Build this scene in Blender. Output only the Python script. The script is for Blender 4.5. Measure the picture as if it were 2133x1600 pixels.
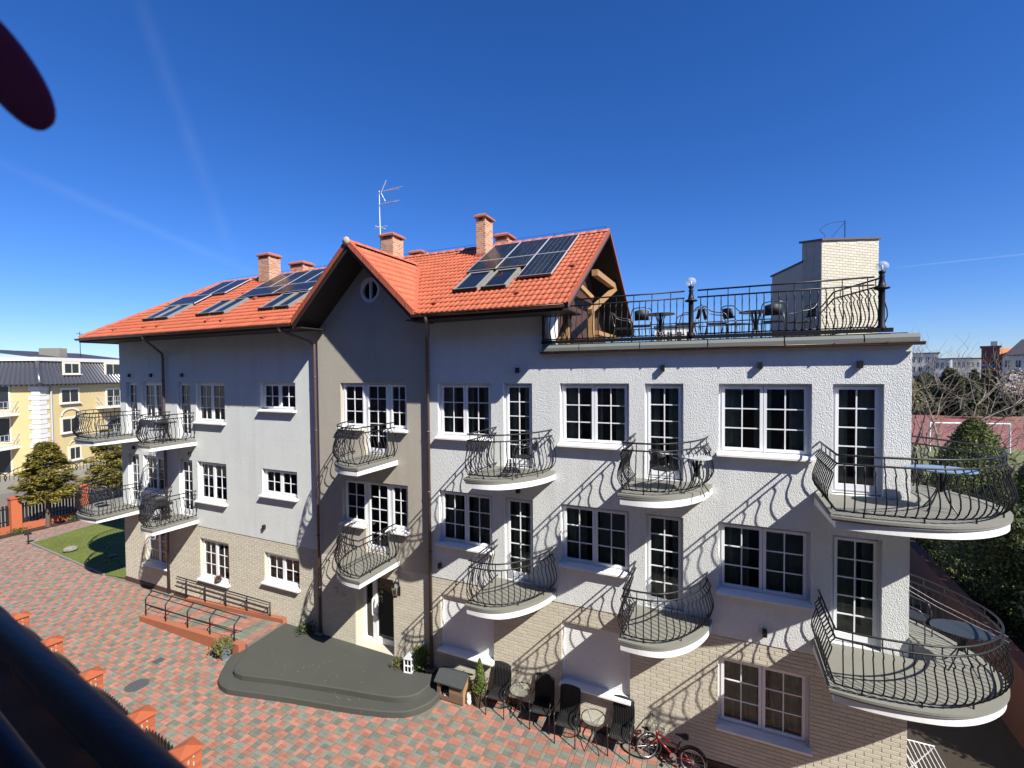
import bpy, math, random
from mathutils import Vector, Matrix
random.seed(7)
R = math.radians
for o in list(bpy.data.objects): bpy.data.objects.remove(o)
S = bpy.context.scene
COL = S.collection

# ------------------------------------------------------------------ camera
CAMZ = 8.0
yaw, pit, rol = R(24.4909), R(-1.46507), R(-0.50937)
fw = Vector((-math.sin(yaw)*math.cos(pit), math.cos(yaw)*math.cos(pit), math.sin(pit)))
rt = Vector((math.cos(yaw), math.sin(yaw), 0)); up = rt.cross(fw)
rt2 = rt*math.cos(rol) + up*math.sin(rol); up2 = -rt*math.sin(rol) + up*math.cos(rol)
cam = bpy.data.cameras.new('camera'); co = bpy.data.objects.new('camera', cam); COL.objects.link(co)
m3 = Matrix((rt2, up2, -fw)).transposed()
co.matrix_world = Matrix.Translation((0, 0, CAMZ)) @ m3.to_4x4()
cam.sensor_width = 36; cam.lens = 36*969.33/2133; cam.clip_start = 0.02; cam.clip_end = 6000
cam.dof.use_dof = True; cam.dof.focus_distance = 11.0; cam.dof.aperture_fstop = 16.36/5.5
S.camera = co
def at(x, y, d):     # pixel of the 2133x1600 photograph at camera depth d (metres), world point
    p = fw*d + rt2*((x-1066.5)/969.33*d) + up2*((800-y)/969.33*d)
    return Vector((p.x, p.y, p.z+CAMZ))
def on_ground(x, y, z=0.0):
    v = fw + rt2*((x-1066.5)/969.33) + up2*((800-y)/969.33)
    return v*((z-CAMZ)/v.z) + Vector((0, 0, CAMZ))

# ------------------------------------------------------------------ light
SUN = Vector((0.976, -0.467, 1.0)).normalized()          # towards the sun
w = bpy.data.worlds.new('World'); S.world = w; w.use_nodes = True
nt = w.node_tree; nt.nodes.clear()
wo = nt.nodes.new('ShaderNodeOutputWorld'); bg = nt.nodes.new('ShaderNodeBackground'); sky = nt.nodes.new('ShaderNodeTexSky')
sky.sky_type = 'NISHITA'; sky.sun_disc = False
sky.sun_elevation = math.asin(SUN.z); sky.sun_rotation = math.atan2(SUN.x, SUN.y)
sky.altitude = 100; sky.air_density = 1.0; sky.dust_density = 0.0; sky.ozone_density = 2.5
bg.inputs['Strength'].default_value = 0.066
hs = nt.nodes.new('ShaderNodeHueSaturation'); hs.inputs['Saturation'].default_value = 1.12; hs.inputs['Value'].default_value = 1.0
tn = nt.nodes.new('ShaderNodeVectorMath'); tn.operation = 'MULTIPLY'; tn.inputs[1].default_value = (.66, .82, 1.28); nt.links.new(sky.outputs[0], tn.inputs[0]); nt.links.new(tn.outputs[0], hs.inputs['Color'])
# faint old contrails drawn across the sky (directions on the sky sphere)
geo = nt.nodes.new('ShaderNodeTexCoord')
def wm(op, a, b=None, c=None):
    n = nt.nodes.new('ShaderNodeMath'); n.operation = op
    for i, v in enumerate((a, b, c)):
        if v is None: continue
        if isinstance(v, (int, float)): n.inputs[i].default_value = v
        else: nt.links.new(v, n.inputs[i])
    return n.outputs[0]
def wdot(vec, d):
    n = nt.nodes.new('ShaderNodeVectorMath'); n.operation = 'DOT_PRODUCT'
    nt.links.new(vec, n.inputs[0]); n.inputs[1].default_value = d
    return n.outputs['Value']
noi = nt.nodes.new('ShaderNodeTexNoise'); noi.inputs['Scale'].default_value = 14; noi.inputs['Detail'].default_value = 4
nt.links.new(geo.outputs['Generated'], noi.inputs['Vector'])
trail = None
def pdir(x, y): return (at(x, y, 1.0) - Vector((0, 0, CAMZ))).normalized()
for (p, q, wd, amt) in (((0, 340), (520, 565), .012, .026), ((290, 0), (480, 520), .016, .017), ((1880, 556), (2300, 512), .0016, .07)):
    a, b = pdir(*p), pdir(*q); nrm = a.cross(b).normalized(); mid = (a+b).normalized(); half = math.cos(a.angle(b)/2*1.15)
    d = wm('ABSOLUTE', wdot(geo.outputs['Generated'], nrm))
    core = wm('SUBTRACT', 1.0, wm('MINIMUM', wm('DIVIDE', d, wd), 1.0))
    along = wm('MAXIMUM', wm('MULTIPLY', wm('SUBTRACT', wdot(geo.outputs['Generated'], mid), half), 1/(1-half)), 0.0)
    t = wm('MULTIPLY', wm('MULTIPLY', core, wm('POWER', along, .5)), wm('MULTIPLY', noi.outputs['Fac'], amt*2))
    trail = t if trail is None else wm('ADD', trail, t)
mx = nt.nodes.new('ShaderNodeMix'); mx.data_type = 'RGBA'
nt.links.new(trail, mx.inputs['Factor']); nt.links.new(hs.outputs[0], mx.inputs['A']); mx.inputs['B'].default_value = (11, 12, 13.5, 1)
nt.links.new(mx.outputs['Result'], bg.inputs['Color']); nt.links.new(bg.outputs[0], wo.inputs[0])
sl = bpy.data.lights.new('sun', 'SUN'); sl.energy = 5.0; sl.angle = R(0.5); sl.color = (1.0, .955, .88)
so = bpy.data.objects.new('sun', sl); COL.objects.link(so); so.rotation_euler = (-SUN).to_track_quat('-Z', 'Y').to_euler(); so.location = (20, -20, 40)
S.view_settings.view_transform = 'Standard'; S.view_settings.look = 'None'; S.view_settings.gamma = 1
S.view_settings.use_curve_mapping = False; S.view_settings.exposure = 0.83
S.render.engine = 'CYCLES'; S.cycles.diffuse_bounces = 2

# ------------------------------------------------------------------ materials
MATS = {}
def mat(name, col, rough=.7, var=.12, vs=6.0, bump=0.0, bs=40.0, tint=0.0, metal=0.0, stain=0.0, spec=.5, streak=0.0, stretch=(1, 1, 1), col2=None, detail=5):
    m = bpy.data.materials.new(name); m.use_nodes = True; MATS[name] = m
    n = m.node_tree; b = n.nodes['Principled BSDF']; L = n.links.new
    b.inputs['Roughness'].default_value = rough; b.inputs['Metallic'].default_value = metal; b.inputs['Specular IOR Level'].default_value = spec
    g = n.nodes.new('ShaderNodeNewGeometry')
    mp = n.nodes.new('ShaderNodeMapping'); mp.inputs['Scale'].default_value = stretch; L(g.outputs['Position'], mp.inputs['Vector'])
    def noise(sc, det=detail):
        t = n.nodes.new('ShaderNodeTexNoise'); t.inputs['Scale'].default_value = sc; t.inputs['Detail'].default_value = det; L(mp.outputs[0], t.inputs['Vector']); return t
    def math_(op, a, b2):
        t = n.nodes.new('ShaderNodeMath'); t.operation = op
        for i, v in enumerate((a, b2)):
            if isinstance(v, (int, float)): t.inputs[i].default_value = v
            else: L(v, t.inputs[i])
        return t.outputs[0]
    fac = noise(vs).outputs['Fac']
    val = math_('ADD', math_('MULTIPLY', math_('SUBTRACT', fac, .5), var*2), 1.0)
    if stain:
        fac2 = noise(vs*.17, 3).outputs['Fac']
        val = math_('MULTIPLY', val, math_('ADD', math_('MULTIPLY', math_('SUBTRACT', fac2, .5), stain*2), 1.0))
    if streak:
        ms = n.nodes.new('ShaderNodeMapping'); ms.inputs['Scale'].default_value = (2.2, 2.2, .16); L(g.outputs['Position'], ms.inputs['Vector'])
        ts = n.nodes.new('ShaderNodeTexNoise'); ts.inputs['Scale'].default_value = 1.6; ts.inputs['Detail'].default_value = 4; L(ms.outputs[0], ts.inputs['Vector'])
        rg = n.nodes.new('ShaderNodeMapRange'); rg.inputs['From Min'].default_value = .50; rg.inputs['From Max'].default_value = .78; L(ts.outputs['Fac'], rg.inputs['Value'])
        val = math_('MULTIPLY', val, math_('SUBTRACT', 1.0, math_('MULTIPLY', rg.outputs[0], streak)))
    if tint:
        a = n.nodes.new('ShaderNodeAttribute'); a.attribute_name = 'tint'; oi = n.nodes.new('ShaderNodeObjectInfo')
        fr = math_('FRACT', math_('ADD', a.outputs['Fac'], oi.outputs['Random']), 0.0)
        val = math_('MULTIPLY', val, math_('ADD', math_('MULTIPLY', math_('SUBTRACT', fr, .5), tint*2), 1.0))
    base = None
    if col2:
        mm = n.nodes.new('ShaderNodeMix'); mm.data_type = 'RGBA'; mm.inputs['A'].default_value = (*col, 1); mm.inputs['B'].default_value = (*col2, 1)
        src = noise(vs*.5, 4).outputs['Fac']
        cr = n.nodes.new('ShaderNodeMapRange'); cr.inputs['From Min'].default_value = .4; cr.inputs['From Max'].default_value = .65; L(src, cr.inputs['Value'])
        if tint: L(math_('MULTIPLY', cr.outputs[0], 1.0), mm.inputs['Factor'])
        else: L(cr.outputs[0], mm.inputs['Factor'])
        base = mm.outputs['Result']
    sc = n.nodes.new('ShaderNodeVectorMath'); sc.operation = 'SCALE'
    if base is None: sc.inputs[0].default_value = col
    else: L(base, sc.inputs[0])
    L(val, sc.inputs['Scale']); L(sc.outputs[0], b.inputs['Base Color'])
    if bump:
        bn = n.nodes.new('ShaderNodeBump'); bn.inputs['Strength'].default_value = bump; bn.inputs['Distance'].default_value = .02
        L(noise(bs, 3).outputs['Fac'], bn.inputs['Height']); L(bn.outputs[0], b.inputs['Normal'])
    return m
def glass(name, tint, refl=1.0, rough=.01, gcol=(1, 1, 1)):
    m = bpy.data.materials.new(name); m.use_nodes = True; MATS[name] = m
    n = m.node_tree; n.nodes.clear(); L = n.links.new
    o = n.nodes.new('ShaderNodeOutputMaterial'); t = n.nodes.new('ShaderNodeBsdfTransparent'); g = n.nodes.new('ShaderNodeBsdfGlossy'); mx = n.nodes.new('ShaderNodeMixShader')
    fr = n.nodes.new('ShaderNodeFresnel'); fr.inputs['IOR'].default_value = 1.5
    t.inputs['Color'].default_value = (*tint, 1); g.inputs['Roughness'].default_value = rough; g.inputs['Color'].default_value = (*gcol, 1)
    mu = n.nodes.new('ShaderNodeMath'); mu.operation = 'MULTIPLY'; mu.inputs[1].default_value = refl; L(fr.outputs[0], mu.inputs[0])
    L(mu.outputs[0], mx.inputs[0]); L(t.outputs[0], mx.inputs[1]); L(g.outputs[0], mx.inputs[2]); L(mx.outputs[0], o.inputs[0])
    return m
def leaf(name, col, var=.35, trans=.35, rough=.6):
    m = mat(name, col, rough, .25, 9, tint=var)
    n = m.node_tree; b = n.nodes['Principled BSDF']; o = n.nodes['Material Output']
    tr = n.nodes.new('ShaderNodeBsdfTranslucent'); mx = n.nodes.new('ShaderNodeMixShader'); mx.inputs[0].default_value = trans
    src = b.inputs['Base Color'].links[0].from_socket
    n.links.new(src, tr.inputs['Color']); n.links.new(b.outputs[0], mx.inputs[1]); n.links.new(tr.outputs[0], mx.inputs[2]); n.links.new(mx.outputs[0], o.inputs[0])
    return m

mat('stucco_white', (.665, .68, .66), .9, .07, 14, .75, 66, stain=.07, stretch=(1, 1, .6), streak=.09)
mat('stucco_left', (.635, .655, .635), .9, .06, 10, .5, 60, stain=.07, streak=.09)
mat('stucco_beige', (.415, .38, .315), .9, .07, 10, .55, 70, stain=.08, streak=.10)
mat('mortar_beige', (.50, .46, .37), .9, .08, 8, .2, 60)
mat('brick_beige', (.545, .505, .405), .85, .06, 12, .25, 90, tint=.06)
mat('brick_tower', (.48, .44, .345), .85, .05, 12, .2, 90, tint=.06)
mat('white_paint', (.78, .78, .765), .5, .05, 8, .05, 60, stain=.05, streak=.10)
mat('white_frame', (.80, .81, .83), .35, .02, 4)
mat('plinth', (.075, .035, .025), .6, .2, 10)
mat('tile_roof', (.43, .108, .048), .62, .10, 5, .15, 60, tint=.13, stain=.11)
mat('ridge_tile', (.36, .085, .040), .65, .12, 7, .1, 50, tint=.08)
mat('verge', (.30, .075, .036), .6, .10, 7)
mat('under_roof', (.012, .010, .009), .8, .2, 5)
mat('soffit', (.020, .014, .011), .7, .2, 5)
mat('gutter', (.085, .045, .032), .35, .15, 8, metal=.35)
mat('pipe', (.125, .085, .076), .4, .12, 6, metal=.25)
mat('iron', (.010, .010, .012), .5, .1, 10, spec=.3)
mat('iron_rail', (.016, .016, .018), .42, .15, 10, spec=.35)
mat('slab_grey', (.185, .182, .152), .8, .10, 5, .15, 50, stain=.12)
mat('slab_edge', (.20, .20, .18), .75, .08, 6)
mat('membrane', (.17, .185, .165), .75, .12, 4, .1, 30, stain=.15)
mat('landing', (.056, .058, .049), .82, .10, 2.5, .15, 60, stain=.16)
mat('paver_red', (.315, .145, .105), .85, .14, 30, .35, 120, tint=.20, stain=.20)
mat('paver_grey', (.155, .162, .132), .85, .14, 30, .35, 120, tint=.22, stain=.20)
mat('joint', (.15, .13, .105), .95, .2, 20)
mat('terracotta', (.35, .088, .034), .7, .12, 8, .15, 60, stain=.08)
mat('pier_brick', (.36, .095, .038), .75, .10, 14, .2, 80, tint=.14)
mat('brick_shaded', (.085, .028, .018), .85, .2, 6, .2, 40, stain=.15); mat('mortar_light', (.42, .32, .24), .9, .1, 10)  # boundary wall brick darkened in its colour to stand for shade
mat('kerb', (.33, .115, .058), .8, .10, 8, .2, 60, stain=.10)
mat('asphalt_far', (.19, .18, .155), .9, .15, .35, .1, 20, stain=.25)
mat('grass', (.105, .128, .020), .9, .25, 3.0, .3, 60, stain=.3)
mat('grass_far', (.12, .14, .045), .9, .25, .6, stain=.3)
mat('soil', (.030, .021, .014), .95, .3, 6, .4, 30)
mat('court_red', (.23, .082, .068), .85, .12, .4, stain=.12)
mat('wood_pine', (.36, .205, .08), .6, .15, 6, .1, 40, stretch=(1, 1, 4))
mat('wood_kennel', (.20, .125, .080), .75, .2, 8, .2, 40, tint=.25, stretch=(.4, 1, 6))
mat('wood_kennel_side', (.33, .19, .095), .7, .15, 8, .1, 40)
mat('felt', (.045, .052, .052), .9, .15, 12, .3, 160)
mat('black_rattan', (.018, .018, .019), .5, .2, 60, .3, 160)
mat('black_metal', (.016, .016, .017), .35, .1, 10)
mat('steel', (.55, .55, .55), .3, .1, 10, metal=.9)
mat('antenna_metal', (.62, .63, .62), .45, .1, 20, metal=.25)
mat('antenna_pink', (.60, .42, .36), .6, .1, 20)
mat('chimney_brick', (.36, .165, .09), .8, .15, 10)
mat('chimney_cap', (.33, .115, .075), .8, .2, 10, .2, 40)
mat('solar_cell', (.016, .019, .023), .22, .15, 3, tint=.3, spec=.28)
mat('solar_frame', (.68, .69, .70), .35, .05, 5, metal=.5)
mat('solar_edge', (.10, .075, .07), .5, .1, 5)
mat('curtain', (.46, .50, .46), .9, .1, 5)
mat('curtain_white', (.72, .72, .69), .9, .06, 5)
mat('blind', (.24, .245, .25), .8, .25, 2.0); mat('table_dark', (.035, .04, .045), .35, .1, 5, spec=.3); mat('room', (.05, .05, .05), .95, .2, 2)
mat('shutter', (.78, .78, .78), .45, .02, 5)
mat('dark_lamp', (.012, .012, .013), .4, .1, 10)
mat('rubber', (.012, .012, .012), .7, .2, 30)
mat('bike_red', (.15, .008, .012), .25, .1, 10)
mat('bark', (.10, .075, .055), .9, .25, 12, .4, 30, stretch=(1, 1, .3))
mat('bark_pale', (.22, .18, .14), .9, .2, 12, .3, 30)
mat('yellow_wall', (.58, .455, .22), .88, .06, 2, stain=.06)
mat('cream', (.72, .66, .50), .85, .05, 3)
mat('mansard', (.05, .05, .055), .30, .15, 6, spec=1.0)
mat('dark_roof', (.045, .045, .05), .6, .15, 5)
mat('far_white', (.66, .64, .60), .85, .05, 1)
mat('far_grey', (.40, .42, .44), .85, .05, 1)
mat('far_red', (.22, .055, .04), .85, .1, 1)
mat('far_orange', (.55, .20, .09), .85, .05, 1)
mat('far_blue', (.06, .10, .17), .6, .1, 1)
mat('far_window', (.02, .025, .03), .15, .1, 1)
mat('navy_rail', (.006, .008, .014), .5, .2, 30, .1, 120, spec=.35)
mat('house_wall', (.34, .30, .25), .9, .06, 2)
mat('purple', (.15, .006, .06), .6, .2, 6)
mat('stone', (.20, .185, .155), .9, .2, 10, .4, 20)
mat('planter_blue', (.10, .14, .18), .4, .1, 6)
mat('pot_dark', (.05, .032, .022), .7, .3, 20, .4, 60)
mat('table_blue', (.20, .27, .36), .25, .08, 5)
mat('manhole', (.075, .08, .085), .6, .2, 30, .4, 60)
mat('bedding', (.70, .66, .58), .95, .1, 10)
mat('cream_stucco', (.54, .49, .385), .9, .05, 6, .2, 60)
mat('sign_green', (.20, .34, .06), .6, .1, 30)
mat('lamp_glass_inner', (.45, .26, .12), .5, .2, 20)
leaf('leaf_gold', (.24, .205, .04), .5); leaf('leaf_dark', (.055, .075, .022)); leaf('leaf_mid', (.10, .125, .030))
leaf('leaf_thuja', (.11, .15, .028)); leaf('leaf_hedge', (.060, .070, .028)); leaf('leaf_olive', (.16, .155, .05)); leaf('blossom', (.62, .58, .50), .12)
leaf('leaf_dry', (.16, .10, .05)); leaf('grass_blade', (.11, .14, .02), .4, .2)
glass('window_glass', (.62, .70, .66), 1.25); glass('table_glass', (.86, .87, .82), 1.0, .05); glass('globe_glass', (.93, .94, .95), 1.6, .03); glass('door_glass', (.20, .21, .20), 1.0)
glass('sky_glass', (.30, .33, .35), 1.1); glass('skylight_glass', (.62, .65, .66), .9)
def milk(name, fac=.42, c=(.72, .74, .75)):
    m = bpy.data.materials.new(name); m.use_nodes = True; MATS[name] = m; n = m.node_tree; n.nodes.clear(); L = n.links.new
    o = n.nodes.new('ShaderNodeOutputMaterial'); t = n.nodes.new('ShaderNodeBsdfTransparent'); p = n.nodes.new('ShaderNodeBsdfPrincipled'); p.inputs['Base Color'].default_value = (*c, 1); p.inputs['Roughness'].default_value = .08
    x = n.nodes.new('ShaderNodeMixShader'); x.inputs[0].default_value = fac; L(t.outputs[0], x.inputs[1]); L(p.outputs[0], x.inputs[2]); L(x.outputs[0], o.inputs[0])
milk('globe', .30); milk('table_glass_dusty', .22, (.42, .43, .36))
M = MATS

# chimney bricks drawn as fine pattern (too small to pick apart)
def brick_pattern(m, c1, c2, mortar, bw, bh):
    n = m.node_tree; b = n.nodes['Principled BSDF']; L = n.links.new
    g = n.nodes.new('ShaderNodeNewGeometry'); sx = n.nodes.new('ShaderNodeSeparateXYZ'); L(g.outputs['Position'], sx.inputs[0])
    ad = n.nodes.new('ShaderNodeMath'); ad.operation = 'ADD'; L(sx.outputs[0], ad.inputs[0]); L(sx.outputs[1], ad.inputs[1])
    cb = n.nodes.new('ShaderNodeCombineXYZ'); L(ad.outputs[0], cb.inputs[0]); L(sx.outputs[2], cb.inputs[1])
    br = n.nodes.new('ShaderNodeTexBrick'); L(cb.outputs[0], br.inputs['Vector']); br.inputs['Scale'].default_value = 1
    br.inputs['Color1'].default_value = (*c1, 1); br.inputs['Color2'].default_value = (*c2, 1); br.inputs['Mortar'].default_value = (*mortar, 1)
    br.inputs['Brick Width'].default_value = bw; br.inputs['Row Height'].default_value = bh; br.inputs['Mortar Size'].default_value = bh*.11
    L(br.outputs['Color'], b.inputs['Base Color'])
    bu = n.nodes.new('ShaderNodeBump'); bu.inputs['Strength'].default_value = .5; bu.inputs['Distance'].default_value = .01; bu.invert = True
    L(br.outputs['Fac'], bu.inputs['Height']); L(bu.outputs[0], b.inputs['Normal'])
brick_pattern(M['chimney_brick'], (.34, .12, .055), (.50, .26, .14), (.52, .46, .37), .17, .062)

# ------------------------------------------------------------------ mesh helpers
class MB:
    def __init__(s): s.v = []; s.f = []; s.t = []; s.ct = 0.0
    def add(s, vs, fs):
        k = len(s.v); s.v += [tuple(p) for p in vs]; s.f += [tuple(i+k for i in f) for f in fs]; s.t += [s.ct]*len(vs); return s
    def quad(s, a, b, c, d): return s.add((a, b, c, d), ((0, 1, 2, 3),))
    def box(s, x0, x1, y0, y1, z0, z1):
        return s.add([(x0, y0, z0), (x1, y0, z0), (x1, y1, z0), (x0, y1, z0), (x0, y0, z1), (x1, y0, z1), (x1, y1, z1), (x0, y1, z1)],
                     ((0, 3, 2, 1), (4, 5, 6, 7), (0, 1, 5, 4), (1, 2, 6, 5), (2, 3, 7, 6), (3, 0, 4, 7)))
    def obox(s, o, ux, uy, uz):   # oriented box: corner o and three edge vectors
        o, ux, uy, uz = Vector(o), Vector(ux), Vector(uy), Vector(uz)
        P = [o, o+ux, o+ux+uy, o+uy]; P += [p+uz for p in P]
        return s.add(P, ((0, 3, 2, 1), (4, 5, 6, 7), (0, 1, 5, 4), (1, 2, 6, 5), (2, 3, 7, 6), (3, 0, 4, 7)))
    def bar(s, a, b, wd, ht=None, upv=(0, 0, 1)):
        a, b = Vector(a), Vector(b); d = (b-a).normalized(); u = Vector(upv)
        if abs(d.dot(u)) > .98: u = Vector((0, 1, 0))
        sd = d.cross(u).normalized()*wd; u2 = sd.cross(d).normalized()*(ht or wd)
        return s.obox(a-sd/2-u2/2, sd, b-a, u2)
    def tube(s, pts, r, n=6, cap=True):
        pts = [Vector(p) for p in pts]; rs = r if isinstance(r, (list, tuple)) else [r]*len(pts)
        k = len(s.v); ref = None; V = []
        for i, p in enumerate(pts):
            t = (pts[min(i+1, len(pts)-1)]-pts[max(i-1, 0)]).normalized()
            if ref is None:
                ref = Vector((0, 0, 1)) if abs(t.z) < .9 else Vector((1, 0, 0))
                ref = (ref - t*ref.dot(t)).normalized()
            else:
                ref = (ref - t*ref.dot(t));  ref = ref.normalized() if ref.length > 1e-6 else t.orthogonal().normalized()
            b = t.cross(ref)
            for j in range(n):
                a = 2*math.pi*j/n; V.append(p + (ref*math.cos(a)+b*math.sin(a))*rs[i])
        F = []
        for i in range(len(pts)-1):
            for j in range(n): F.append((i*n+j, i*n+(j+1) % n, (i+1)*n+(j+1) % n, (i+1)*n+j))
        if cap: F += [tuple(range(n-1, -1, -1)), tuple(range((len(pts)-1)*n, len(pts)*n))]
        return s.add(V, F)
    def lathe(s, prof, c=(0, 0, 0), n=16):
        c = Vector(c); V = []; F = []
        for (r, z) in prof:
            for j in range(n): a = 2*math.pi*j/n; V.append(c+Vector((r*math.cos(a), r*math.sin(a), z)))
        for i in range(len(prof)-1):
            for j in range(n): F.append((i*n+j, i*n+(j+1) % n, (i+1)*n+(j+1) % n, (i+1)*n+j))
        F += [tuple(range(n-1, -1, -1)), tuple(range((len(prof)-1)*n, len(prof)*n))]
        return s.add(V, F)
    def prism(s, poly, z0, z1):   # ccw polygon
        n = len(poly); V = [(p[0], p[1], z0) for p in poly]+[(p[0], p[1], z1) for p in poly]
        F = [tuple(range(n-1, -1, -1)), tuple(range(n, 2*n))]+[(i, (i+1) % n, n+(i+1) % n, n+i) for i in range(n)]
        return s.add(V, F)
    def mesh(s, name, m, smooth=False):
        me = bpy.data.meshes.new(name); me.from_pydata(s.v, [], s.f)
        at_ = me.attributes.new('tint', 'FLOAT', 'POINT'); at_.data.foreach_set('value', s.t)
        me.materials.append(M[m] if isinstance(m, str) else m)
        if smooth: me.polygons.foreach_set('use_smooth', [True]*len(me.polygons))
        me.update(); return me
    def build(s, name, m, parent=None, smooth=False, **kw): return link(name, s.mesh(name, m, smooth), parent, **kw)
def link(name, data, parent=None, loc=None, rotz=None, label=None, cat=None, group=None, kind=None):
    o = bpy.data.objects.new(name, data); COL.objects.link(o)
    if parent is not None:
        o.parent = parent
        if parent.get('fixed'): o.matrix_parent_inverse = Matrix.Translation(-Vector(parent.location))
    if loc is not None: o.location = loc
    if rotz is not None: o.rotation_euler = (0, 0, rotz)
    if label: o['label'] = label
    if cat: o['category'] = cat
    if group: o['group'] = group
    if kind: o['kind'] = kind
    return o
def thing(name, label, cat, loc=(0, 0, 0), rotz=None, group=None, fixed=False):
    o = link(name, None, None, loc, rotz, label, cat, group); o.empty_display_size = .2
    if fixed: o['fixed'] = 1      # children are given in world coordinates
    return o
def copy_tree(o, parent=None):
    c = o.copy(); COL.objects.link(c)
    if parent is not None: c.parent = parent
    for ch in list(o.children): copy_tree(ch, c)
    return c
def smooth_path(pts, n=6):
    P = [Vector(p) for p in pts]; out = []
    for i in range(len(P)-1):
        p0, p1, p2, p3 = P[max(i-1, 0)], P[i], P[i+1], P[min(i+2, len(P)-1)]
        for k in range(n):
            t = k/n; out.append(.5*((2*p1)+(p2-p0)*t+(2*p0-5*p1+4*p2-p3)*t*t+(3*p1-p0-3*p2+p3)*t**3))
    out.append(P[-1]); return out
def walk(path, step, start=0.0):   # points and tangents every step along a polyline
    out = []; d = start; acc = 0.0
    for a, b in zip(path[:-1], path[1:]):
        L = (b-a).length
        while d <= acc+L and L > 1e-9:
            out.append((a+(b-a)*((d-acc)/L), (b-a).normalized())); d += step
        acc += L
    return out
def plen(path): return sum((b-a).length for a, b in zip(path[:-1], path[1:]))

# ================================================================== SETTING
def sheet(name, poly, z, m, label=None, kind='structure', cat=None):
    mb = MB(); mb.add([(p[0], p[1], z) for p in poly], (tuple(range(len(poly))),)); return mb.build(name, m, kind=kind, label=label, cat=cat)
sheet('ground', [(-900, -300), (900, -300), (900, 1500), (-900, 1500)], -.06, 'asphalt_far', 'bare sandy ground reaching out to the horizon', cat='ground')

# courtyard: base with joints, pavers of three stones a cell in a red and grey checkerboard
courtyard = sheet('courtyard', [(-34, 3.2), (6, 3.2), (6, 10.12), (-22.6, 10.12), (-30.2, 10.62), (-31.3, 17), (-32.6, 17), (-32.35, 9.5), (-34, 9.5)][::1], -.014, 'joint', 'courtyard of red and grey block paving in front of the guesthouse', cat='courtyard')
CW, CH = .281, .20
def in_yard(x, y):
    if y < 5.2-(8.7+x)*.104: return False
    if x > 3.2 and y > 9.9: return False
    if -12.2 < x < -6.4 and y > 8.75: return False
    if x > -22.6 and y > 9.97: return False
    if x < -22.6:
        if x > -30.25: return y < 10.5-(x+30.25)*.065
        if x > -32.3: return y < 17 and not (x > -30.25-(y-10.5)*.11 and y > 10.5)
        return y < 9.4
    return True
cells = []
ox, oy = -8.11-CW/2, 8.08-CH/2
for i in range(-94, 46):
    for j in range(-25, 46):
        x, y = ox+i*CW, oy+j*CH
        if y < 3.2 or y > 17: continue
        if not in_yard(x+CW/2, y+CH/2): continue
        red = (i+j) % 2 == 0
        g = .006
        for (a, b, c, d) in ((0, CW/3, 0, CH), (CW/3, CW, 0, CH/2), (CW/3, CW, CH/2, CH)):
            r2 = red if random.random() > .012 else not red
            cells.append((x+a+g/2, x+b-g/2, y+c+g/2, y+d-g/2, r2, random.uniform(-.0025, .002), (x+a, y+c)))
def px_of(x, y, z=0.0):
    p = Vector((x, y, z-CAMZ)); d = p.dot(fw)
    if d < .3: return None
    return 1066.5+969.33*p.dot(rt2)/d, 800-969.33*p.dot(up2)/d, d
cand = []
for k, c in enumerate(cells):
    q = px_of(c[0], c[2])
    if q and 20 < q[0] < 2100 and q[1] < 1590 and not (q[0] < 520 and q[1] > 1300+ (q[0]-60)*.8) and c[0] < 1.0: cand.append((q[2], k))
near = set(k for _, k in sorted(cand)[:300])
paver_proto = {}
bulk = {True: MB(), False: MB()}
def cham(mb, x0, x1, y0, y1, z0, z1, b=.006):
    mb.add([(x0, y0, z0), (x1, y0, z0), (x1, y1, z0), (x0, y1, z0), (x0, y0, z1-b), (x1, y0, z1-b), (x1, y1, z1-b), (x0, y1, z1-b), (x0+b, y0+b, z1), (x1-b, y0+b, z1), (x1-b, y1-b, z1), (x0+b, y1-b, z1)],
           ((0, 1, 5, 4), (1, 2, 6, 5), (2, 3, 7, 6), (3, 0, 4, 7), (4, 5, 9, 8), (5, 6, 10, 9), (6, 7, 11, 10), (7, 4, 8, 11), (8, 9, 10, 11)))
for k, (x0, x1, y0, y1, red, dz, key) in enumerate(cells):
    if k in near:
        tall = (x1-x0) < (y1-y0)
        if (tall, red) not in paver_proto:
            mb = MB(); cham(mb, -(x1-x0)/2, (x1-x0)/2, -(y1-y0)/2, (y1-y0)/2, -.03, 0); paver_proto[(tall, red)] = mb.mesh('paver', 'paver_red' if red else 'paver_grey')
        link('paver', paver_proto[(tall, red)], courtyard, ((x0+x1)/2, (y0+y1)/2, dz))
    else:
        mb = bulk[red]; mb.ct = random.random(); cham(mb, x0, x1, y0, y1, -.03, dz)
bulk[True].build('red_pavers', 'paver_red', courtyard, kind='stuff'); bulk[False].build('grey_pavers', 'paver_grey', courtyard, kind='stuff')

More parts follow.
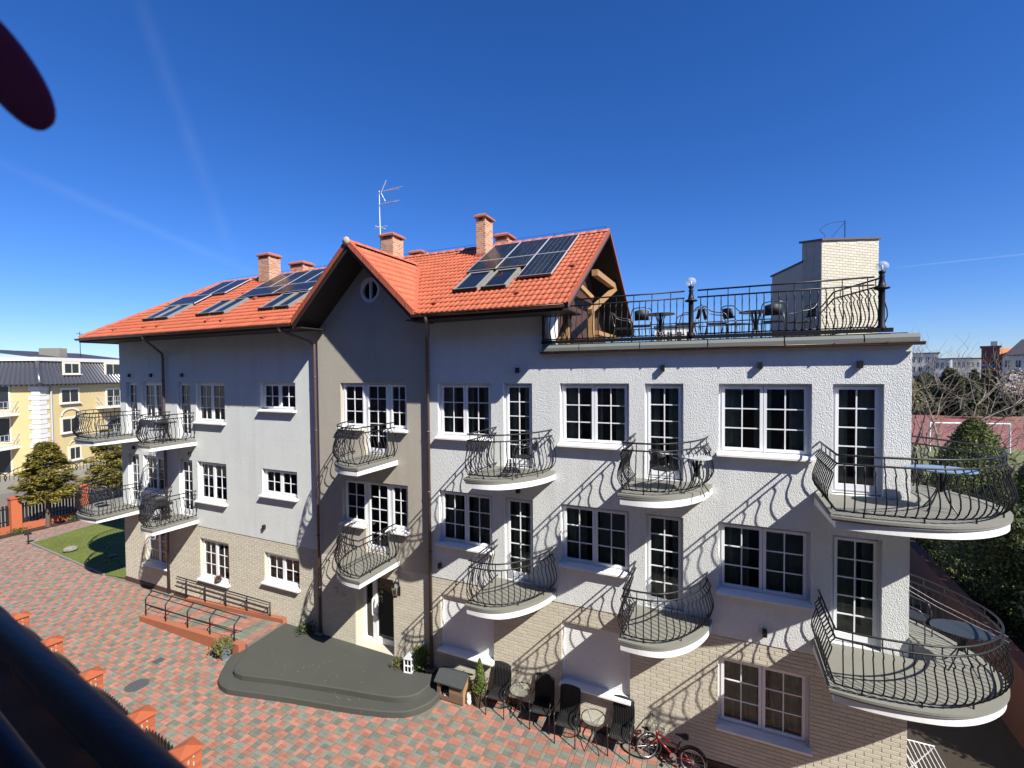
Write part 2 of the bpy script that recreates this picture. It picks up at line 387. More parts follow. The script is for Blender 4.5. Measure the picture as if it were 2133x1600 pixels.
# lawn, bed and path edge on the left
lawn_poly = [(-30.2, 10.55), (-22.62, 10.03), (-21.32, 10.2), (-21.32, 20), (-31.3, 20), (-31.0, 14)]
sheet('lawn', lawn_poly, .012, 'grass', 'small green lawn beside the left end of the guesthouse', cat='lawn')
sheet('flower_bed', [(-33.25, 9.4), (-32.4, 9.4), (-32.7, 20), (-33.35, 20)], .01, 'soil', 'narrow planted bed along the brick fence on the left', cat='flower bed')
kb = MB(); kb.bar((-30.25, 10.52, .02), (-22.62, 10.0, .02), .07, .07); kb.bar((-30.25, 10.52, .02), (-31.05, 14, .02), .07, .07)
kb.build('lawn_kerb', 'stone', kind='structure', label='thin concrete kerb edging the lawn', cat='kerb')
gm = MB()
for _ in range(9000):
    x, y = random.uniform(-31, -21.4), random.uniform(10.1, 19)
    if x < -30.2-(y-10.55)*.15 or y < 10.6-(x+30.2)*.066: continue
    a = random.uniform(0, 6.28); h = random.uniform(.02, .05); gm.ct = random.random()
    gm.add([(x, y, .01), (x+.03*math.cos(a), y+.03*math.sin(a), .01), (x+random.uniform(-.02, .02), y+random.uniform(-.02, .02), .01+h)], ((0, 1, 2),))
gm.build('grass', 'grass_blade', kind='stuff', label='short mown grass on the left lawn', cat='grass')
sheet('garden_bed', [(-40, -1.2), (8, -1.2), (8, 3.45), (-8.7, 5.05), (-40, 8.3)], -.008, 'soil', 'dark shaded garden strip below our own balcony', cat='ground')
sheet('sports_court', [at(1880, 866, 93).xy[:] if False else (14, 62), (75, 62), (110, 103), (8, 103)], -.03, 'court_red', 'reddish sports court far behind on the right', cat='court')
sheet('meadow', [(4, 20), (90, 20), (90, 61.9), (4, 61.9)], -.035, 'grass_far', 'dry grass strip in front of the sports court', cat='ground')
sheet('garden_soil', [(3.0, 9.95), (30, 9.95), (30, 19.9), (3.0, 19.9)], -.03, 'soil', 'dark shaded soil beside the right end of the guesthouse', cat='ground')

# ================================================================== GUESTHOUSE
XL, XBL, XBR, XT, XR = -21.3, -10.76, -6.9, -3.75, 2.9
YB = 16.8
Z2T, Z2B, Z1T, Z1B, Z0T, Z0B = 7.738, 6.38, 5.01, 3.657, 2.305, .937
F2, F1, ZBR = 5.75, 3.03, 2.735
house = thing('guesthouse', 'large white and beige guesthouse with orange tiled roof and curved iron balconies', 'building', (-9, 10, 0), fixed=True)
def wall_grid(mb, Y, x0, x1, z0, z1, ops, depth=.17):
    xs = sorted({x0, x1} | {v for o in ops for v in o[:2] if x0 < v < x1}); zs = sorted({z0, z1} | {v for o in ops for v in o[2:4] if z0 < v < z1})
    op = lambda x, z: any(o[0] < x < o[1] and o[2] < z < o[3] for o in ops)
    nx, nz = len(xs)-1, len(zs)-1
    st = [[op((xs[i]+xs[i+1])/2, (zs[k]+zs[k+1])/2) for k in range(nz)] for i in range(nx)]
    for i in range(nx):
        for k in range(nz):
            a, b, c, d = xs[i], xs[i+1], zs[k], zs[k+1]
            if not st[i][k]: mb.quad((a, Y, c), (b, Y, c), (b, Y, d), (a, Y, d)); continue
            Q = Y+depth
            if i > 0 and not st[i-1][k]: mb.quad((a, Y, c), (a, Y, d), (a, Q, d), (a, Q, c))
            if i < nx-1 and not st[i+1][k]: mb.quad((b, Y, d), (b, Y, c), (b, Q, c), (b, Q, d))
            if k > 0 and not st[i][k-1]: mb.quad((a, Y, c), (a, Q, c), (b, Q, c), (b, Y, c))
            if k < nz-1 and not st[i][k+1]: mb.quad((a, Y, d), (b, Y, d), (b, Q, d), (a, Q, d))
    return mb

WA, WC, WE = (-6.627, -5.107), (-3.362, -1.826), (-.09, 1.465)
DB, DD, DF = (-4.774, -4.039), (-1.501, -.743), (1.781, 2.525)
opsR = [(*x, Z2B, Z2T) for x in (WA, WC, WE)]+[(*x, Z1B, Z1T) for x in (WA, WC, WE)]+[(*x, F2, Z2T) for x in (DB, DD, DF)]+[(*x, F1, Z1T) for x in (DB, DD, DF)]
opsR0 = [(*x, Z0B, Z0T) for x in (WA, WC, WE)]
DL1, WLW, DL2, WLA, WLB = (-20.91, -20.17), (-19.89, -18.42), (-17.71, -16.94), (-16.643, -15.118), (-13.377, -11.829)
opsL = [(*WLW, Z2B, Z2T), (*WLA, Z2B, Z2T), (*WLB, 6.88, Z2T), (*DL1, F2, Z2T), (*DL2, F2, Z2T), (*WLW, Z1B, Z1T), (*WLA, Z1B, Z1T), (*WLB, 4.18, Z1T), (*DL1, F1, Z1T), (*DL2, F1, Z1T)]
opsL0 = [(-19.93, -18.45, .92, Z0T), (*WLA, .92, Z0T), (*WLB, 1.38, Z0T)]
V0, V1, V2, V3 = -9.913, -9.07, -8.26, -7.615
opsV = [(V0, V1, 6.48, Z2T), (V1, V2, F2, Z2T), (V2, V3, 6.48, Z2T), (V0, V1, 3.76, Z1T), (V1, V2, F1, Z1T), (V2, V3, 3.76, Z1T)]
opsV0 = [(-9.5, -8.14, .30, 2.40)]
mb = wall_grid(MB(), 9.98, XBR, XR, ZBR, 8.46, opsR); wall_grid(mb, 9.98, XBR, XT, 8.46, 9.36, [])
mb.quad((XR, 9.98, ZBR), (XR, YB, ZBR), (XR, YB, 8.46), (XR, 9.98, 8.46)); mb.quad((XBR, 9.98, ZBR), (XR, 9.98, ZBR), (XR, 10.0, ZBR), (XBR, 10.0, ZBR))
mb.quad((XT, 9.98, 8.46), (XT, 11.0, 8.46), (XT, 11.0, 9.36), (XT, 9.98, 9.36)); mb.quad((XBR, 9.98, ZBR), (XBR, 10.01, ZBR), (XBR, 10.01, 9.36), (XBR, 9.98, 9.36))
wallR = mb.build('stucco_wall', 'stucco_white', house, label='white rough stucco of the right wing')
mb = wall_grid(MB(), 10.11, XL, XBL, ZBR, 9.36, opsL); mb.quad((XL, YB, ZBR), (XL, 10.11, ZBR), (XL, 10.11, 9.36), (XL, YB, 9.36)); mb.quad((XL, 10.11, ZBR), (XBL, 10.11, ZBR), (XBL, 10.13, ZBR), (XL, 10.13, ZBR))
mb.build('stucco_wall', 'stucco_left', house, label='pale grey stucco of the left wing')
mb = wall_grid(MB(), 10.0, XBL, XBR, ZBR, 9.36, opsV); mb.quad((XBL, 10.2, 0), (XBL, 10.0, 0), (XBL, 10.0, 9.36), (XBL, 10.2, 9.36))
# gable triangle with a round hole
gc = Vector((-8.80, 10.27)); tri = [Vector((XBL, 9.36)), Vector((XBR, 9.36)), Vector((-8.7, 11.16))]
angs = sorted(set([round(2*math.pi*k/28, 4) for k in range(28)]+[round(math.atan2(*(p-gc).yx) % (2*math.pi), 4) for p in tri]))
def hit(a):
    d = Vector((math.cos(a), math.sin(a))); best = 1e9
    for p, q in zip(tri, tri[1:]+tri[:1]):
        e = q-p; den = d.x*e.y-d.y*e.x
        if abs(den) < 1e-9: continue
        t = ((p-gc).x*e.y-(p-gc).y*e.x)/den; s = ((p-gc).x*d.y-(p-gc).y*d.x)/den
        if t > 0 and -1e-6 <= s <= 1+1e-6: best = min(best, t)
    return gc+d*best
RW = .345
for a, b in zip(angs, angs[1:]+[angs[0]+2*math.pi]):
    ia, ib = gc+Vector((math.cos(a), math.sin(a)))*RW, gc+Vector((math.cos(b), math.sin(b)))*RW; oa, ob = hit(a), hit(b)
    mb.quad((ia.x, 10, ia.y), (ib.x, 10, ib.y), (ob.x, 10, ob.y), (oa.x, 10, oa.y)); mb.quad((ib.x, 10, ib.y), (ia.x, 10, ia.y), (ia.x, 10.18, ia.y), (ib.x, 10.18, ib.y))
mb.build('stucco_wall', 'stucco_beige', house, label='beige stucco of the gabled middle bay')
# round window
def ring(r0, r1, y0, y1, n=28):
    m = MB(); P = []
    for k in range(n):
        a = 2*math.pi*k/n; c, s = math.cos(a), math.sin(a)
        P.append([(gc.x+c*r, y, gc.y+s*r) for r, y in ((r0, y0), (r1, y0), (r1, y1), (r0, y1))])
    for k in range(n):
        p, q = P[k], P[(k+1) % n]
        for j in range(4): m.quad(p[j], p[(j+1) % 4], q[(j+1) % 4], q[j])
    return m
m = ring(.25, .345, 10.02, 10.12); m.box(gc.x-.035, gc.x+.035, 10.03, 10.11, gc.y-.26, gc.y+.26)
rw = m.build('round_window', 'white_frame', house, label='round white window high in the gable')
m = MB(); m.add([(gc.x+.27*math.cos(2*math.pi*k/24), 10.08, gc.y+.27*math.sin(2*math.pi*k/24)) for k in range(24)], (tuple(range(24)),)); m.build('pane', 'sky_glass', rw)

# brick slip walls of the ground floor
def base_wall(Y, x0, x1, ops, depth=.17):
    m = wall_grid(MB(), Y, x0, x1, 0, ZBR, ops, depth); return m
mb = base_wall(10.0, XBR, XR, opsR0); mb.quad((XR, 10, 0), (XR, YB, 0), (XR, YB, ZBR), (XR, 10, ZBR)); bwR = mb.build('brick_wall', 'mortar_beige', house, label='beige brick base of the right wing')
mb = wall_grid(MB(), 10.0, XBL, XBR, 0, ZBR, opsV0, .40); bwV = mb.build('brick_wall', 'mortar_beige', house, label='beige brick base of the middle bay')
mb = base_wall(10.13, XL, XBL, opsL0); mb.quad((XL, YB, 0), (XL, 10.13, 0), (XL, 10.13, ZBR), (XL, YB, ZBR)); bwL = mb.build('brick_wall', 'mortar_beige', house, label='beige brick base of the left wing')
BL, BH, BG = .255, .0775, .009
brick_me = None; ind = []; rest = {}
def bricks(parent, Y, x0, x1, z0, z1, ops, tag):
    k = 0; z = z0
    while z+BH <= z1+.02:
        zt = min(z+BH-BG, z1-.004); x = x0-(BL/2 if k % 2 else 0)
        while x < x1:
            a, b = max(x, x0), min(x+BL-BG, x1); x += BL
            segs = [(a, b)]
            for o in ops:
                if o[2] < zt and o[3] > z:
                    ns = []
                    for s, e in segs:
                        if o[0] < e and o[1] > s:
                            if s < o[0]: ns.append((s, o[0]))
                            if e > o[1]: ns.append((o[1], e))
                        else: ns.append((s, e))
                    segs = ns
            for s, e in segs:
                if e-s < .03: continue
                full = abs((e-s)-(BL-BG)) < 1e-4 and abs((zt-z)-(BH-BG)) < 1e-4
                ind.append((full, parent, Y, s, e, z, zt, tag))
        z += BH; k += 1
bricks(bwR, 10.0, XBR+.02, XR, .16, ZBR, opsR0, 'R'); bricks(bwV, 10.0, XBL, XBR-.02, .30, ZBR, opsV0, 'V'); bricks(bwL, 10.13, XL, XBL, .16, ZBR, opsL0, 'L')
def brick_vis(b):
    q = px_of((b[3]+b[4])/2, b[2], b[5]); return q and q[1] < 1590
order = sorted([i for i, b in enumerate(ind) if b[0] and b[7] == 'R' and brick_vis(b)], key=lambda i: -ind[i][3])
chosen = set(order[:300])
def brick_box(m, x0, x1, z0, z1, y0, y1, b=.003):
    m.add([(x0, y1, z0), (x1, y1, z0), (x1, y1, z1), (x0, y1, z1), (x0+b, y0, z0+b), (x1-b, y0, z0+b), (x1-b, y0, z1-b), (x0+b, y0, z1-b)], ((4, 5, 6, 7), (0, 1, 5, 4), (1, 2, 6, 5), (2, 3, 7, 6), (3, 0, 4, 7)))
m = MB(); brick_box(m, -(BL-BG)/2, (BL-BG)/2, -(BH-BG)/2, (BH-BG)/2, -.007, .004); brick_me = m.mesh('brick', 'brick_beige')
for i, (full, par, Y, s, e, z, zt, tag) in enumerate(ind):
    if i in chosen: link('brick', brick_me, par, ((s+e)/2, Y+random.uniform(-.001, .001), (z+zt)/2))
    else:
        mm = rest.setdefault(tag, (par, MB()))[1]; mm.ct = random.random(); brick_box(mm, s, e, z, zt, Y-.007+random.uniform(-.001, .001), Y+.004)
for tag, (par, mm) in rest.items(): mm.build('bricks', 'brick_beige', par, kind='stuff')
m = MB(); m.box(XBR, XR+.02, 9.965, 10.0, -.02, .15); m.box(XL-.02, XBL, 10.1, 10.13, -.02, .15); m.build('plinth', 'plinth', house)

# back, inner wall, floors: closed shell
m = MB(); m.box(XL+.1, XR-.1, 11.0, 11.1, 0, 8.5); m.build('partition_wall', 'room', house)
m = MB(); m.quad((XR, YB, 0), (XL, YB, 0), (XL, YB, 8.5), (XR, YB, 8.5)); m.box(XL, XR, YB-.001, YB, 8.4, 8.5); m.build('rear_wall', 'stucco_left', house)
m = MB()
for z in (2.6, 5.35, 8.3): m.box(XL+.02, XR-.02, 10.3, 11.0, z, z+.2)
m.build('floor_slabs', 'room', house)

# ---------------------------------------------------------------- windows
def curtain(parent, x0, x1, z0, z1, y, m):
    c = MB(); n = max(6, int((x1-x0)/.035)); ph = random.uniform(0, 6)
    V = []
    for k in range(n+1):
        x = x0+(x1-x0)*k/n; yy = y+.028*math.sin(k*1.15+ph)+.008*math.sin(k*2.7)
        V += [(x, yy, z0), (x, yy, z1)]
    c.add(V, [(2*k, 2*k+2, 2*k+3, 2*k+1) for k in range(n)]); c.build('curtain', m, parent, smooth=True)
def window(x0, x1, z0, z1, Y, sashes=2, mc=2, mr=3, door=False, sill=True, cur='curtain', name=None, curt=((0, .30), (.62, 1.0))):
    f = MB(); y0, y1 = Y+.10, Y+.17; fo = .05; sf = .055 if not door else .05
    f.box(x0, x0+fo, y0, y1, z0, z1); f.box(x1-fo, x1, y0, y1, z0, z1); f.box(x0+fo, x1-fo, y0, y1, z1-fo, z1); f.box(x0+fo, x1-fo, y0, y1, z0, z0+fo)
    cells = []; wd = (x1-x0-2*fo)/sashes
    for s in range(sashes):
        a, b = x0+fo+s*wd+.004, x0+fo+(s+1)*wd-.004; c, d = z0+fo+.004, z1-fo-.004; bb = sf*(2.2 if door else 1)
        ya, yb = Y+.085, Y+.155
        f.box(a, a+sf, ya, yb, c, d); f.box(b-sf, b, ya, yb, c, d); f.box(a+sf, b-sf, ya, yb, d-sf, d); f.box(a+sf, b-sf, ya, yb, c, c+bb)
        ga, gb, gcz, gd = a+sf, b-sf, c+bb, d-sf; t = .011
        for i in range(1, mc): xx = ga+(gb-ga)*i/mc; f.box(xx-t, xx+t, Y+.105, Y+.135, gcz, gd)
        for k in range(1, mr): zz = gcz+(gd-gcz)*k/mr; f.box(ga, gb, Y+.1065, Y+.1335, zz-t, zz+t)
        for i in range(mc):
            for k in range(mr): cells.append((ga+(gb-ga)*i/mc, ga+(gb-ga)*(i+1)/mc, gcz+(gd-gcz)*k/mr, gcz+(gd-gcz)*(k+1)/mr))
    o = f.build(name or ('balcony_door' if door else 'window'), 'white_frame', house)
    for (a, b, c, d) in cells:
        p = MB(); j = [random.uniform(-.0012, .0012) for _ in range(3)]
        p.quad((a, Y+.119+j[0], c), (b, Y+.119+j[1], c), (b, Y+.119+j[1]+j[2], d), (a, Y+.119+j[0]+j[2], d)); p.build('pane', 'window_glass', o)
    if sill:
        s = MB(); e = .035; yo = Y-.13; s.add([(x0-e, yo, z0-.05), (x1+e, yo, z0-.05), (x1+e, yo, z0-.012), (x0-e, yo, z0-.012), (x0-e, Y-.001, z0-.05), (x1+e, Y-.001, z0-.05), (x1+e, Y-.001, z0+.012), (x0-e, Y-.001, z0+.012)],
                                                 ((0, 1, 2, 3), (3, 2, 6, 7), (1, 5, 6, 2), (4, 0, 3, 7), (5, 4, 7, 6), (4, 5, 1, 0)))
        s.quad((x0, Y, z0+.012), (x1, Y, z0+.012), (x1, Y+.10, z0+.03), (x0, Y+.10, z0+.03)); s.build('sill', 'white_paint', o)
    for (a, b) in curt: curtain(o, x0+.03+(x1-x0-.06)*a, x0+.03+(x1-x0-.06)*b, z0+.02, z1-.01, Y+.27, cur)
    return o
for (x, n) in ((WA, 0), (WC, 1), (WE, 2)):
    window(*x, Z2B, Z2T, 9.98, curt=((0, .27), (.40, .6), (.8, 1))); window(*x, Z1B, Z1T, 9.98, curt=((0, .35), (.55, 1.0)))
window(*WE, Z0B, Z0T, 10.0, curt=((0, .45), (.6, 1)))
for x in (DB, DD, DF):
    window(*x, F2+.02, Z2T, 9.98, 1, 2, 5, True, False, curt=((0, .35), (.6, 1.0))); window(*x, F1+.02, Z1T, 9.98, 1, 2, 5, True, False, curt=((0, .6), (.7, 1.0)))
for (x, z, t) in ((WLW, Z2B, Z2T), (WLA, Z2B, Z2T), (WLW, Z1B, Z1T), (WLA, Z1B, Z1T)): window(*x, z, t, 10.11, cur='curtain_white', curt=((0, .22), (.8, 1)))
for (z, t) in ((6.88, Z2T), (4.18, Z1T)): window(*WLB, z, t, 10.11, mr=2, cur='curtain_white', curt=((0, .15), (.82, 1)))
window(-19.93, -18.45, .92, Z0T, 10.13, cur='curtain_white', curt=((0, .3), (.8, 1))); window(*WLA, .92, Z0T, 10.13, cur='curtain_white', curt=((0, .25), (.72, 1))); window(*WLB, 1.38, Z0T, 10.13, mr=2, cur='curtain_white', curt=((0, .3), (.8, 1)))
for x in (DL1, DL2):
    for z, t in ((F2+.02, Z2T), (F1+.02, Z1T)): window(*x, z, t, 10.11, 1, 2, 5, True, False, cur='curtain_white', curt=((0, .5),))
for z, d, t in ((6.48, F2, Z2T), (3.76, F1, Z1T)):
    window(V0, V1-.001, z, t, 10.0, 1, 2, 3, curt=()); window(V1+.001, V2-.001, d+.02, t, 10.0, 1, 2, 5, True, False, curt=()); window(V2+.001, V3, z, t, 10.0, 1, 2, 3, curt=())
# roller shutters on the ground floor
for x in (WA, WC):
    s = MB(); z = Z0B; k = 0; V = []
    a, b = x[0]+.05, x[1]-.05
    while z < Z0T-.001:
        z2 = min(z+.037, Z0T)
        V = [(a, 10.095, z), (b, 10.095, z), (b, 10.082, z+.006), (a, 10.082, z+.006), (b, 10.082, z2-.006), (a, 10.082, z2-.006), (b, 10.095, z2), (a, 10.095, z2)]
        s.add(V, ((0, 1, 2, 3), (3, 2, 4, 5), (5, 4, 6, 7))); z = z2
    o = s.build('roller_shutter', 'shutter', house)
    f = MB(); f.box(x[0], x[0]+.05, 10.06, 10.14, Z0B, Z0T); f.box(x[1]-.05, x[1], 10.06, 10.14, Z0B, Z0T); f.build('guide_rail', 'white_frame', o)
    f = MB(); f.box(x[0]+.05, x[1]-.05, 10.075, 10.11, Z0B, Z0B+.05); f.build('bottom_bar', 'white_frame', o)
    e = .035; s = MB(); s.add([(x[0]-e, 9.85, .885), (x[1]+e, 9.85, .885), (x[1]+e, 9.85, .922), (x[0]-e, 9.85, .922), (x[0]-e, 9.985, .885), (x[1]+e, 9.985, .885), (x[1]+e, 9.985, .945), (x[0]-e, 9.985, .945)], ((0, 1, 2, 3), (3, 2, 6, 7), (1, 5, 6, 2), (4, 0, 3, 7), (4, 5, 1, 0)))
    s.quad((x[0], 9.985, .945), (x[1], 9.985, .945), (x[1], 10.08, .955), (x[0], 10.08, .955)); s.build('sill', 'white_paint', o)
# entrance: cream rendered reveal, white frame with narrow side pane and dark glazed leaf
m = MB(); m.box(-9.5, -9.485, 10.0, 10.40, .30, 2.39); m.box(-9.485, -8.155, 10.0, 10.40, 2.385, 2.398); m.box(-8.155, -8.141, 10.0, 10.40, .30, 2.39); m.build('door_reveal', 'cream_stucco', house)
m = MB(); y0, y1 = 10.31, 10.39; X0, X1, Z0, Z1 = -9.484, -8.156, .305, 2.384
m.box(X0, X0+.09, y0, y1, Z0, Z1); m.box(X1-.06, X1, y0, y1, Z0, Z1); m.box(X0+.09, X1-.06, y0, y1, Z1-.07, Z1); m.box(X0+.09, X1-.06, y0, y1, Z0, Z0+.10); m.box(-9.13, -8.98, y0-.01, y1, Z0+.10, Z1-.07); m.box(-8.98, X1-.06, y0, y1, Z0+.10, Z0+.17)
ed = m.build('entrance_door', 'white_frame', house)
m = MB(); m.quad((X0+.09, 10.35, Z0+.10), (-9.13, 10.35, Z0+.10), (-9.13, 10.35, Z1-.07), (X0+.09, 10.35, Z1-.07)); m.build('pane', 'window_glass', ed)
m = MB(); m.quad((-8.98, 10.351, Z0+.17), (X1-.06, 10.351, Z0+.17), (X1-.06, 10.351, Z1-.07), (-8.98, 10.351, Z1-.07)); m.build('pane', 'door_glass', ed)
for dx in (-.05, .07):
    m = MB(); m.tube(smooth_path([(-9.03+dx*.6, 10.30, 1.58), (-9.03+dx, 10.24, 1.58), (-9.03+dx, 10.22, 1.5), (-9.03+dx, 10.22, 1.2), (-9.03+dx, 10.24, 1.12), (-9.03+dx*.6, 10.30, 1.12)], 3), .018, 8); m.build('handle', 'white_frame', ed, smooth=True)
m = MB(); m.lathe([(.0, -.002), (.055, -.002), (.055, .002), (.0, .002)], (0, 0, 0), 14)
st = m.build('door_sticker', 'sign_green', ed); st.matrix_local = Matrix.Translation((-8.83, 10.34, 1.80)) @ Matrix.Rotation(R(90), 4, 'X')
for (x, z, wd, h) in ((-10.2, 1.72, .10, .17), (-9.93, 1.66, .08, .08)):
    m = MB(); m.box(x-wd/2, x+wd/2, 9.965, 9.99, z-h/2, z+h/2); m.build('door_bell', 'far_grey', house)
m = MB(); m.lathe([(.0, 0), (.035, 0), (.03, .03), (.0, .04)], (0, 0, 0), 10); o = m.build('wall_vent', 'white_paint', house); o.matrix_local = Matrix.Translation((-7.46, 9.992, .93)) @ Matrix.Rotation(R(90), 4, 'X')
# small black box lamps on the walls
for (x, z, y) in ((-4.39, 8.04, 9.98), (-1.14, 8.06, 9.98), (.62, 8.08, 9.98), (2.17, 8.08, 9.98), (-20.6, 8.0, 10.11), (-19.2, 8.0, 10.11), (-17.35, 8.0, 10.11), (-4.4, 5.22, 9.98), (-20.45, 5.25, 10.11), (-17.0, 5.25, 10.11), (-6.6, 3.06, 9.98), (-13.3, 3.15, 10.11), (.72, 2.98, 9.98)):
    m = MB(); m.box(x-.038, x+.038, y-.085, y+.002, z-.062, z+.062); o = m.build('wall_lamp', 'dark_lamp', house)
    g = MB(); g.box(x-.028, x+.028, y-.078, y-.02, z-.0655, z-.0625); g.build('lens', 'white_frame', o)

# ---------------------------------------------------------------- roof
TH = R(33); CT, ST = math.cos(TH), math.sin(TH); YE, ZE = 9.13, 9.385; VR = 4.555; XV = -2.90
def RP(x, v, o=0.0): return Vector((x, YE+v*CT-o*ST, ZE+v*ST+o*CT))
VG = 3.57   # where the gable ridge meets the slope
def inside_gable(x, v): return v < VG and abs(x+8.7) < 2.0*(1-v/VG)
roof = thing('x', 'x', 'x'); bpy.data.objects.remove(roof)
m = MB()
front = [(-21.84, 0), (-10.7, 0), (-8.7, VG), (-6.7, 0), (XV, 0), (XV, VR), (-19.4, VR)]
m.add([RP(x, v, -.02) for x, v in front], (tuple(range(7)),))
RY, RZ = YE+VR*CT, ZE+VR*ST
m.add([(-21.84, YE, ZE-.02), (-19.4, RY, RZ-.02), (-21.84, 2*RY-YE, ZE-.02)], ((0, 1, 2),))
m.add([(-19.4, RY, RZ-.02), (XV, RY, RZ-.02), (XV, 2*RY-YE, ZE-.02), (-21.84, 2*RY-YE, ZE-.02)], ((0, 1, 2, 3),))
roof = m.build('roof', 'tile_roof', house, label='orange tiled roof')
m = MB()   # dark underside
m.add([RP(x, v, -.13) for x, v in front], (tuple(range(7)),))
m.add([(-19.4, RY, RZ-.15), (XV, RY, RZ-.15), (XV, 2*RY-YE, ZE-.15), (-21.84, 2*RY-YE, ZE-.15)], ((0, 1, 2, 3),))
m.add([(-21.84, YE, ZE-.15), (-19.4, RY, RZ-.15), (-21.84, 2*RY-YE, ZE-.15)], ((0, 1, 2),))
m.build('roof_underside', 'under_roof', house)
# eave soffits and fascia
m = MB(); m.box(-21.9, -10.7, YE+.03, 10.13, 9.27, 9.30); m.box(-6.72, XV-.02, YE+.03, 9.98, 9.27, 9.30); m.box(-21.9, -10.7, YE+.01, YE+.03, 9.25, ZE-.005); m.box(-6.72, XV-.02, YE+.01, YE+.03, 9.25, ZE-.005); m.box(-21.95, XL, YE+.03, YB, 9.275, 9.295); m.box(XT, XV-.02, 9.98, 10.3, 9.272, 9.298)
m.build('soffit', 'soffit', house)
# tiles of the front slope: one wave by one course each
TW, TC = .139, .2665
def tile_shape(m, base, ux, uv, un, n=6, w=TW, L=TC):
    V = []; A = .022
    for k in range(n+1):
        s = k/n; h = A*(1-math.cos(2*math.pi*s))/2
        V += [base+ux*(s*w)+un*(h+.030)+uv*(-.012), base+ux*(s*w)+un*(h+.006)+uv*(L)]
    for k in range(n+1):
        s = k/n; h = A*(1-math.cos(2*math.pi*s))/2
        V.append(base+ux*(s*w)+un*(h+.004)+uv*(-.012))
    F = [(2*k, 2*k+2, 2*k+3, 2*k+1) for k in range(n)]+[(2*n+2+k, 2*n+3+k, 2*k+2, 2*k) for k in range(n)]
    m.add(V, F)
ux, uvv, un = Vector((1, 0, 0)), Vector((0, CT, ST)), Vector((0, -ST, CT))
tm = MB(); tile_shape(tm, Vector((0, 0, 0)), ux, uvv, un); tile_me = tm.mesh('tile', 'tile_roof', True)
covered = [(-6.32, -4.55, 2.3, 4.2), (-4.5, -3.7, 1.55, 4.2), (-6.1, -4.72, 1.12, 2.3), (-15.55, -12.1, 2.3, 4.2), (-19.4, -17.9, 1.15, 2.1), (-16.2, -14.9, 1.15, 2.05), (-13.1, -12, 1.15, 2.05), (-18.8, -17.15, 2.3, 4.2)]
tiles = []
nc = int(VR/TC)
for c in range(nc+1):
    v = c*TC
    if v+TC > VR+.03: continue
    hip = -21.84+(2.44/VR)*v
    k = 0; x = XV-TW
    while x > hip:
        if not inside_gable(x+TW/2, v+TC*.5): tiles.append((x, v))
        x -= TW
near_t = sorted([t for t in tiles if not any(a < t[0] and t[0]+TW < b and c < t[1] and t[1]+TC < d for a, b, c, d in covered)], key=lambda t: -t[0]+.15*t[1])[:300]
near_set = set(near_t); m = MB()
for (x, v) in tiles:
    if (x, v) in near_set: link('tile', tile_me, roof, RP(x, v, random.uniform(-.002, .002)))
    else: m.ct = random.random(); tile_shape(m, RP(x, v, random.uniform(-.002, .002)), ux, uvv, un)
m.build('tiles', 'tile_roof', roof, True, kind='stuff')
# gable roof over the bay
GZ = 11.33; GH = 2.0; GE = 9.42; GY0 = YE-.03
ga = math.atan2(GZ-GE, GH); gl = GH/math.cos(ga)
m = MB(); gy = lambda z: YE+(z-ZE)/math.tan(TH)
for s in (1, -1):
    m.add([(-8.7, GY0, GZ), (-8.7+s*GH, GY0, GE), (-8.7+s*GH, gy(GE)+.05, GE), (-8.7, gy(GZ)+.05, GZ)], ((0, 1, 2, 3) if s > 0 else (3, 2, 1, 0),))
groof = m.build('gable_roof', 'tile_roof', house, label='orange tiled gable roof over the middle bay')
m = MB(); gu, gn = Vector((-math.cos(ga), 0, math.sin(ga))), Vector((math.sin(ga), 0, math.cos(ga)))
c = 0
while c*TC+TC < gl+.05:
    base = Vector((-8.7+GH, 0, GE))+gu*(c*TC); zc = base.z+TC*.5*math.sin(ga); y = GY0+.10
    while y < gy(zc)-.05:
        m.ct = random.random(); tile_shape(m, Vector((base.x, y, base.z)), Vector((0, 1, 0)), gu, gn); y += TW
    c += 1
m.build('tiles', 'tile_roof', groof, True, kind='stuff')
m = MB()
for s in (1, -1):   # underside boards and dark barge board
    m.add([(-8.7, GY0+.01, GZ-.13), (-8.7+s*GH, GY0+.01, GE-.13), (-8.7+s*GH, 10.3, GE-.13), (-8.7, 10.3, GZ-.13)], ((0, 1, 2, 3),))
    m.obox((-8.7, GY0, GZ-.20), (s*(GH+.02), 0, GE-GZ-.02), (0, .05, 0), (0, 0, .17))
m.box(-8.7-GH+.02, -8.7-GH+.25, GY0+.05, 10.0, GE-.17, GE-.14); m.box(-8.7+GH-.25, -8.7+GH-.02, GY0+.05, 10.0, GE-.17, GE-.14)
m.build('barge_board', 'soffit', house)
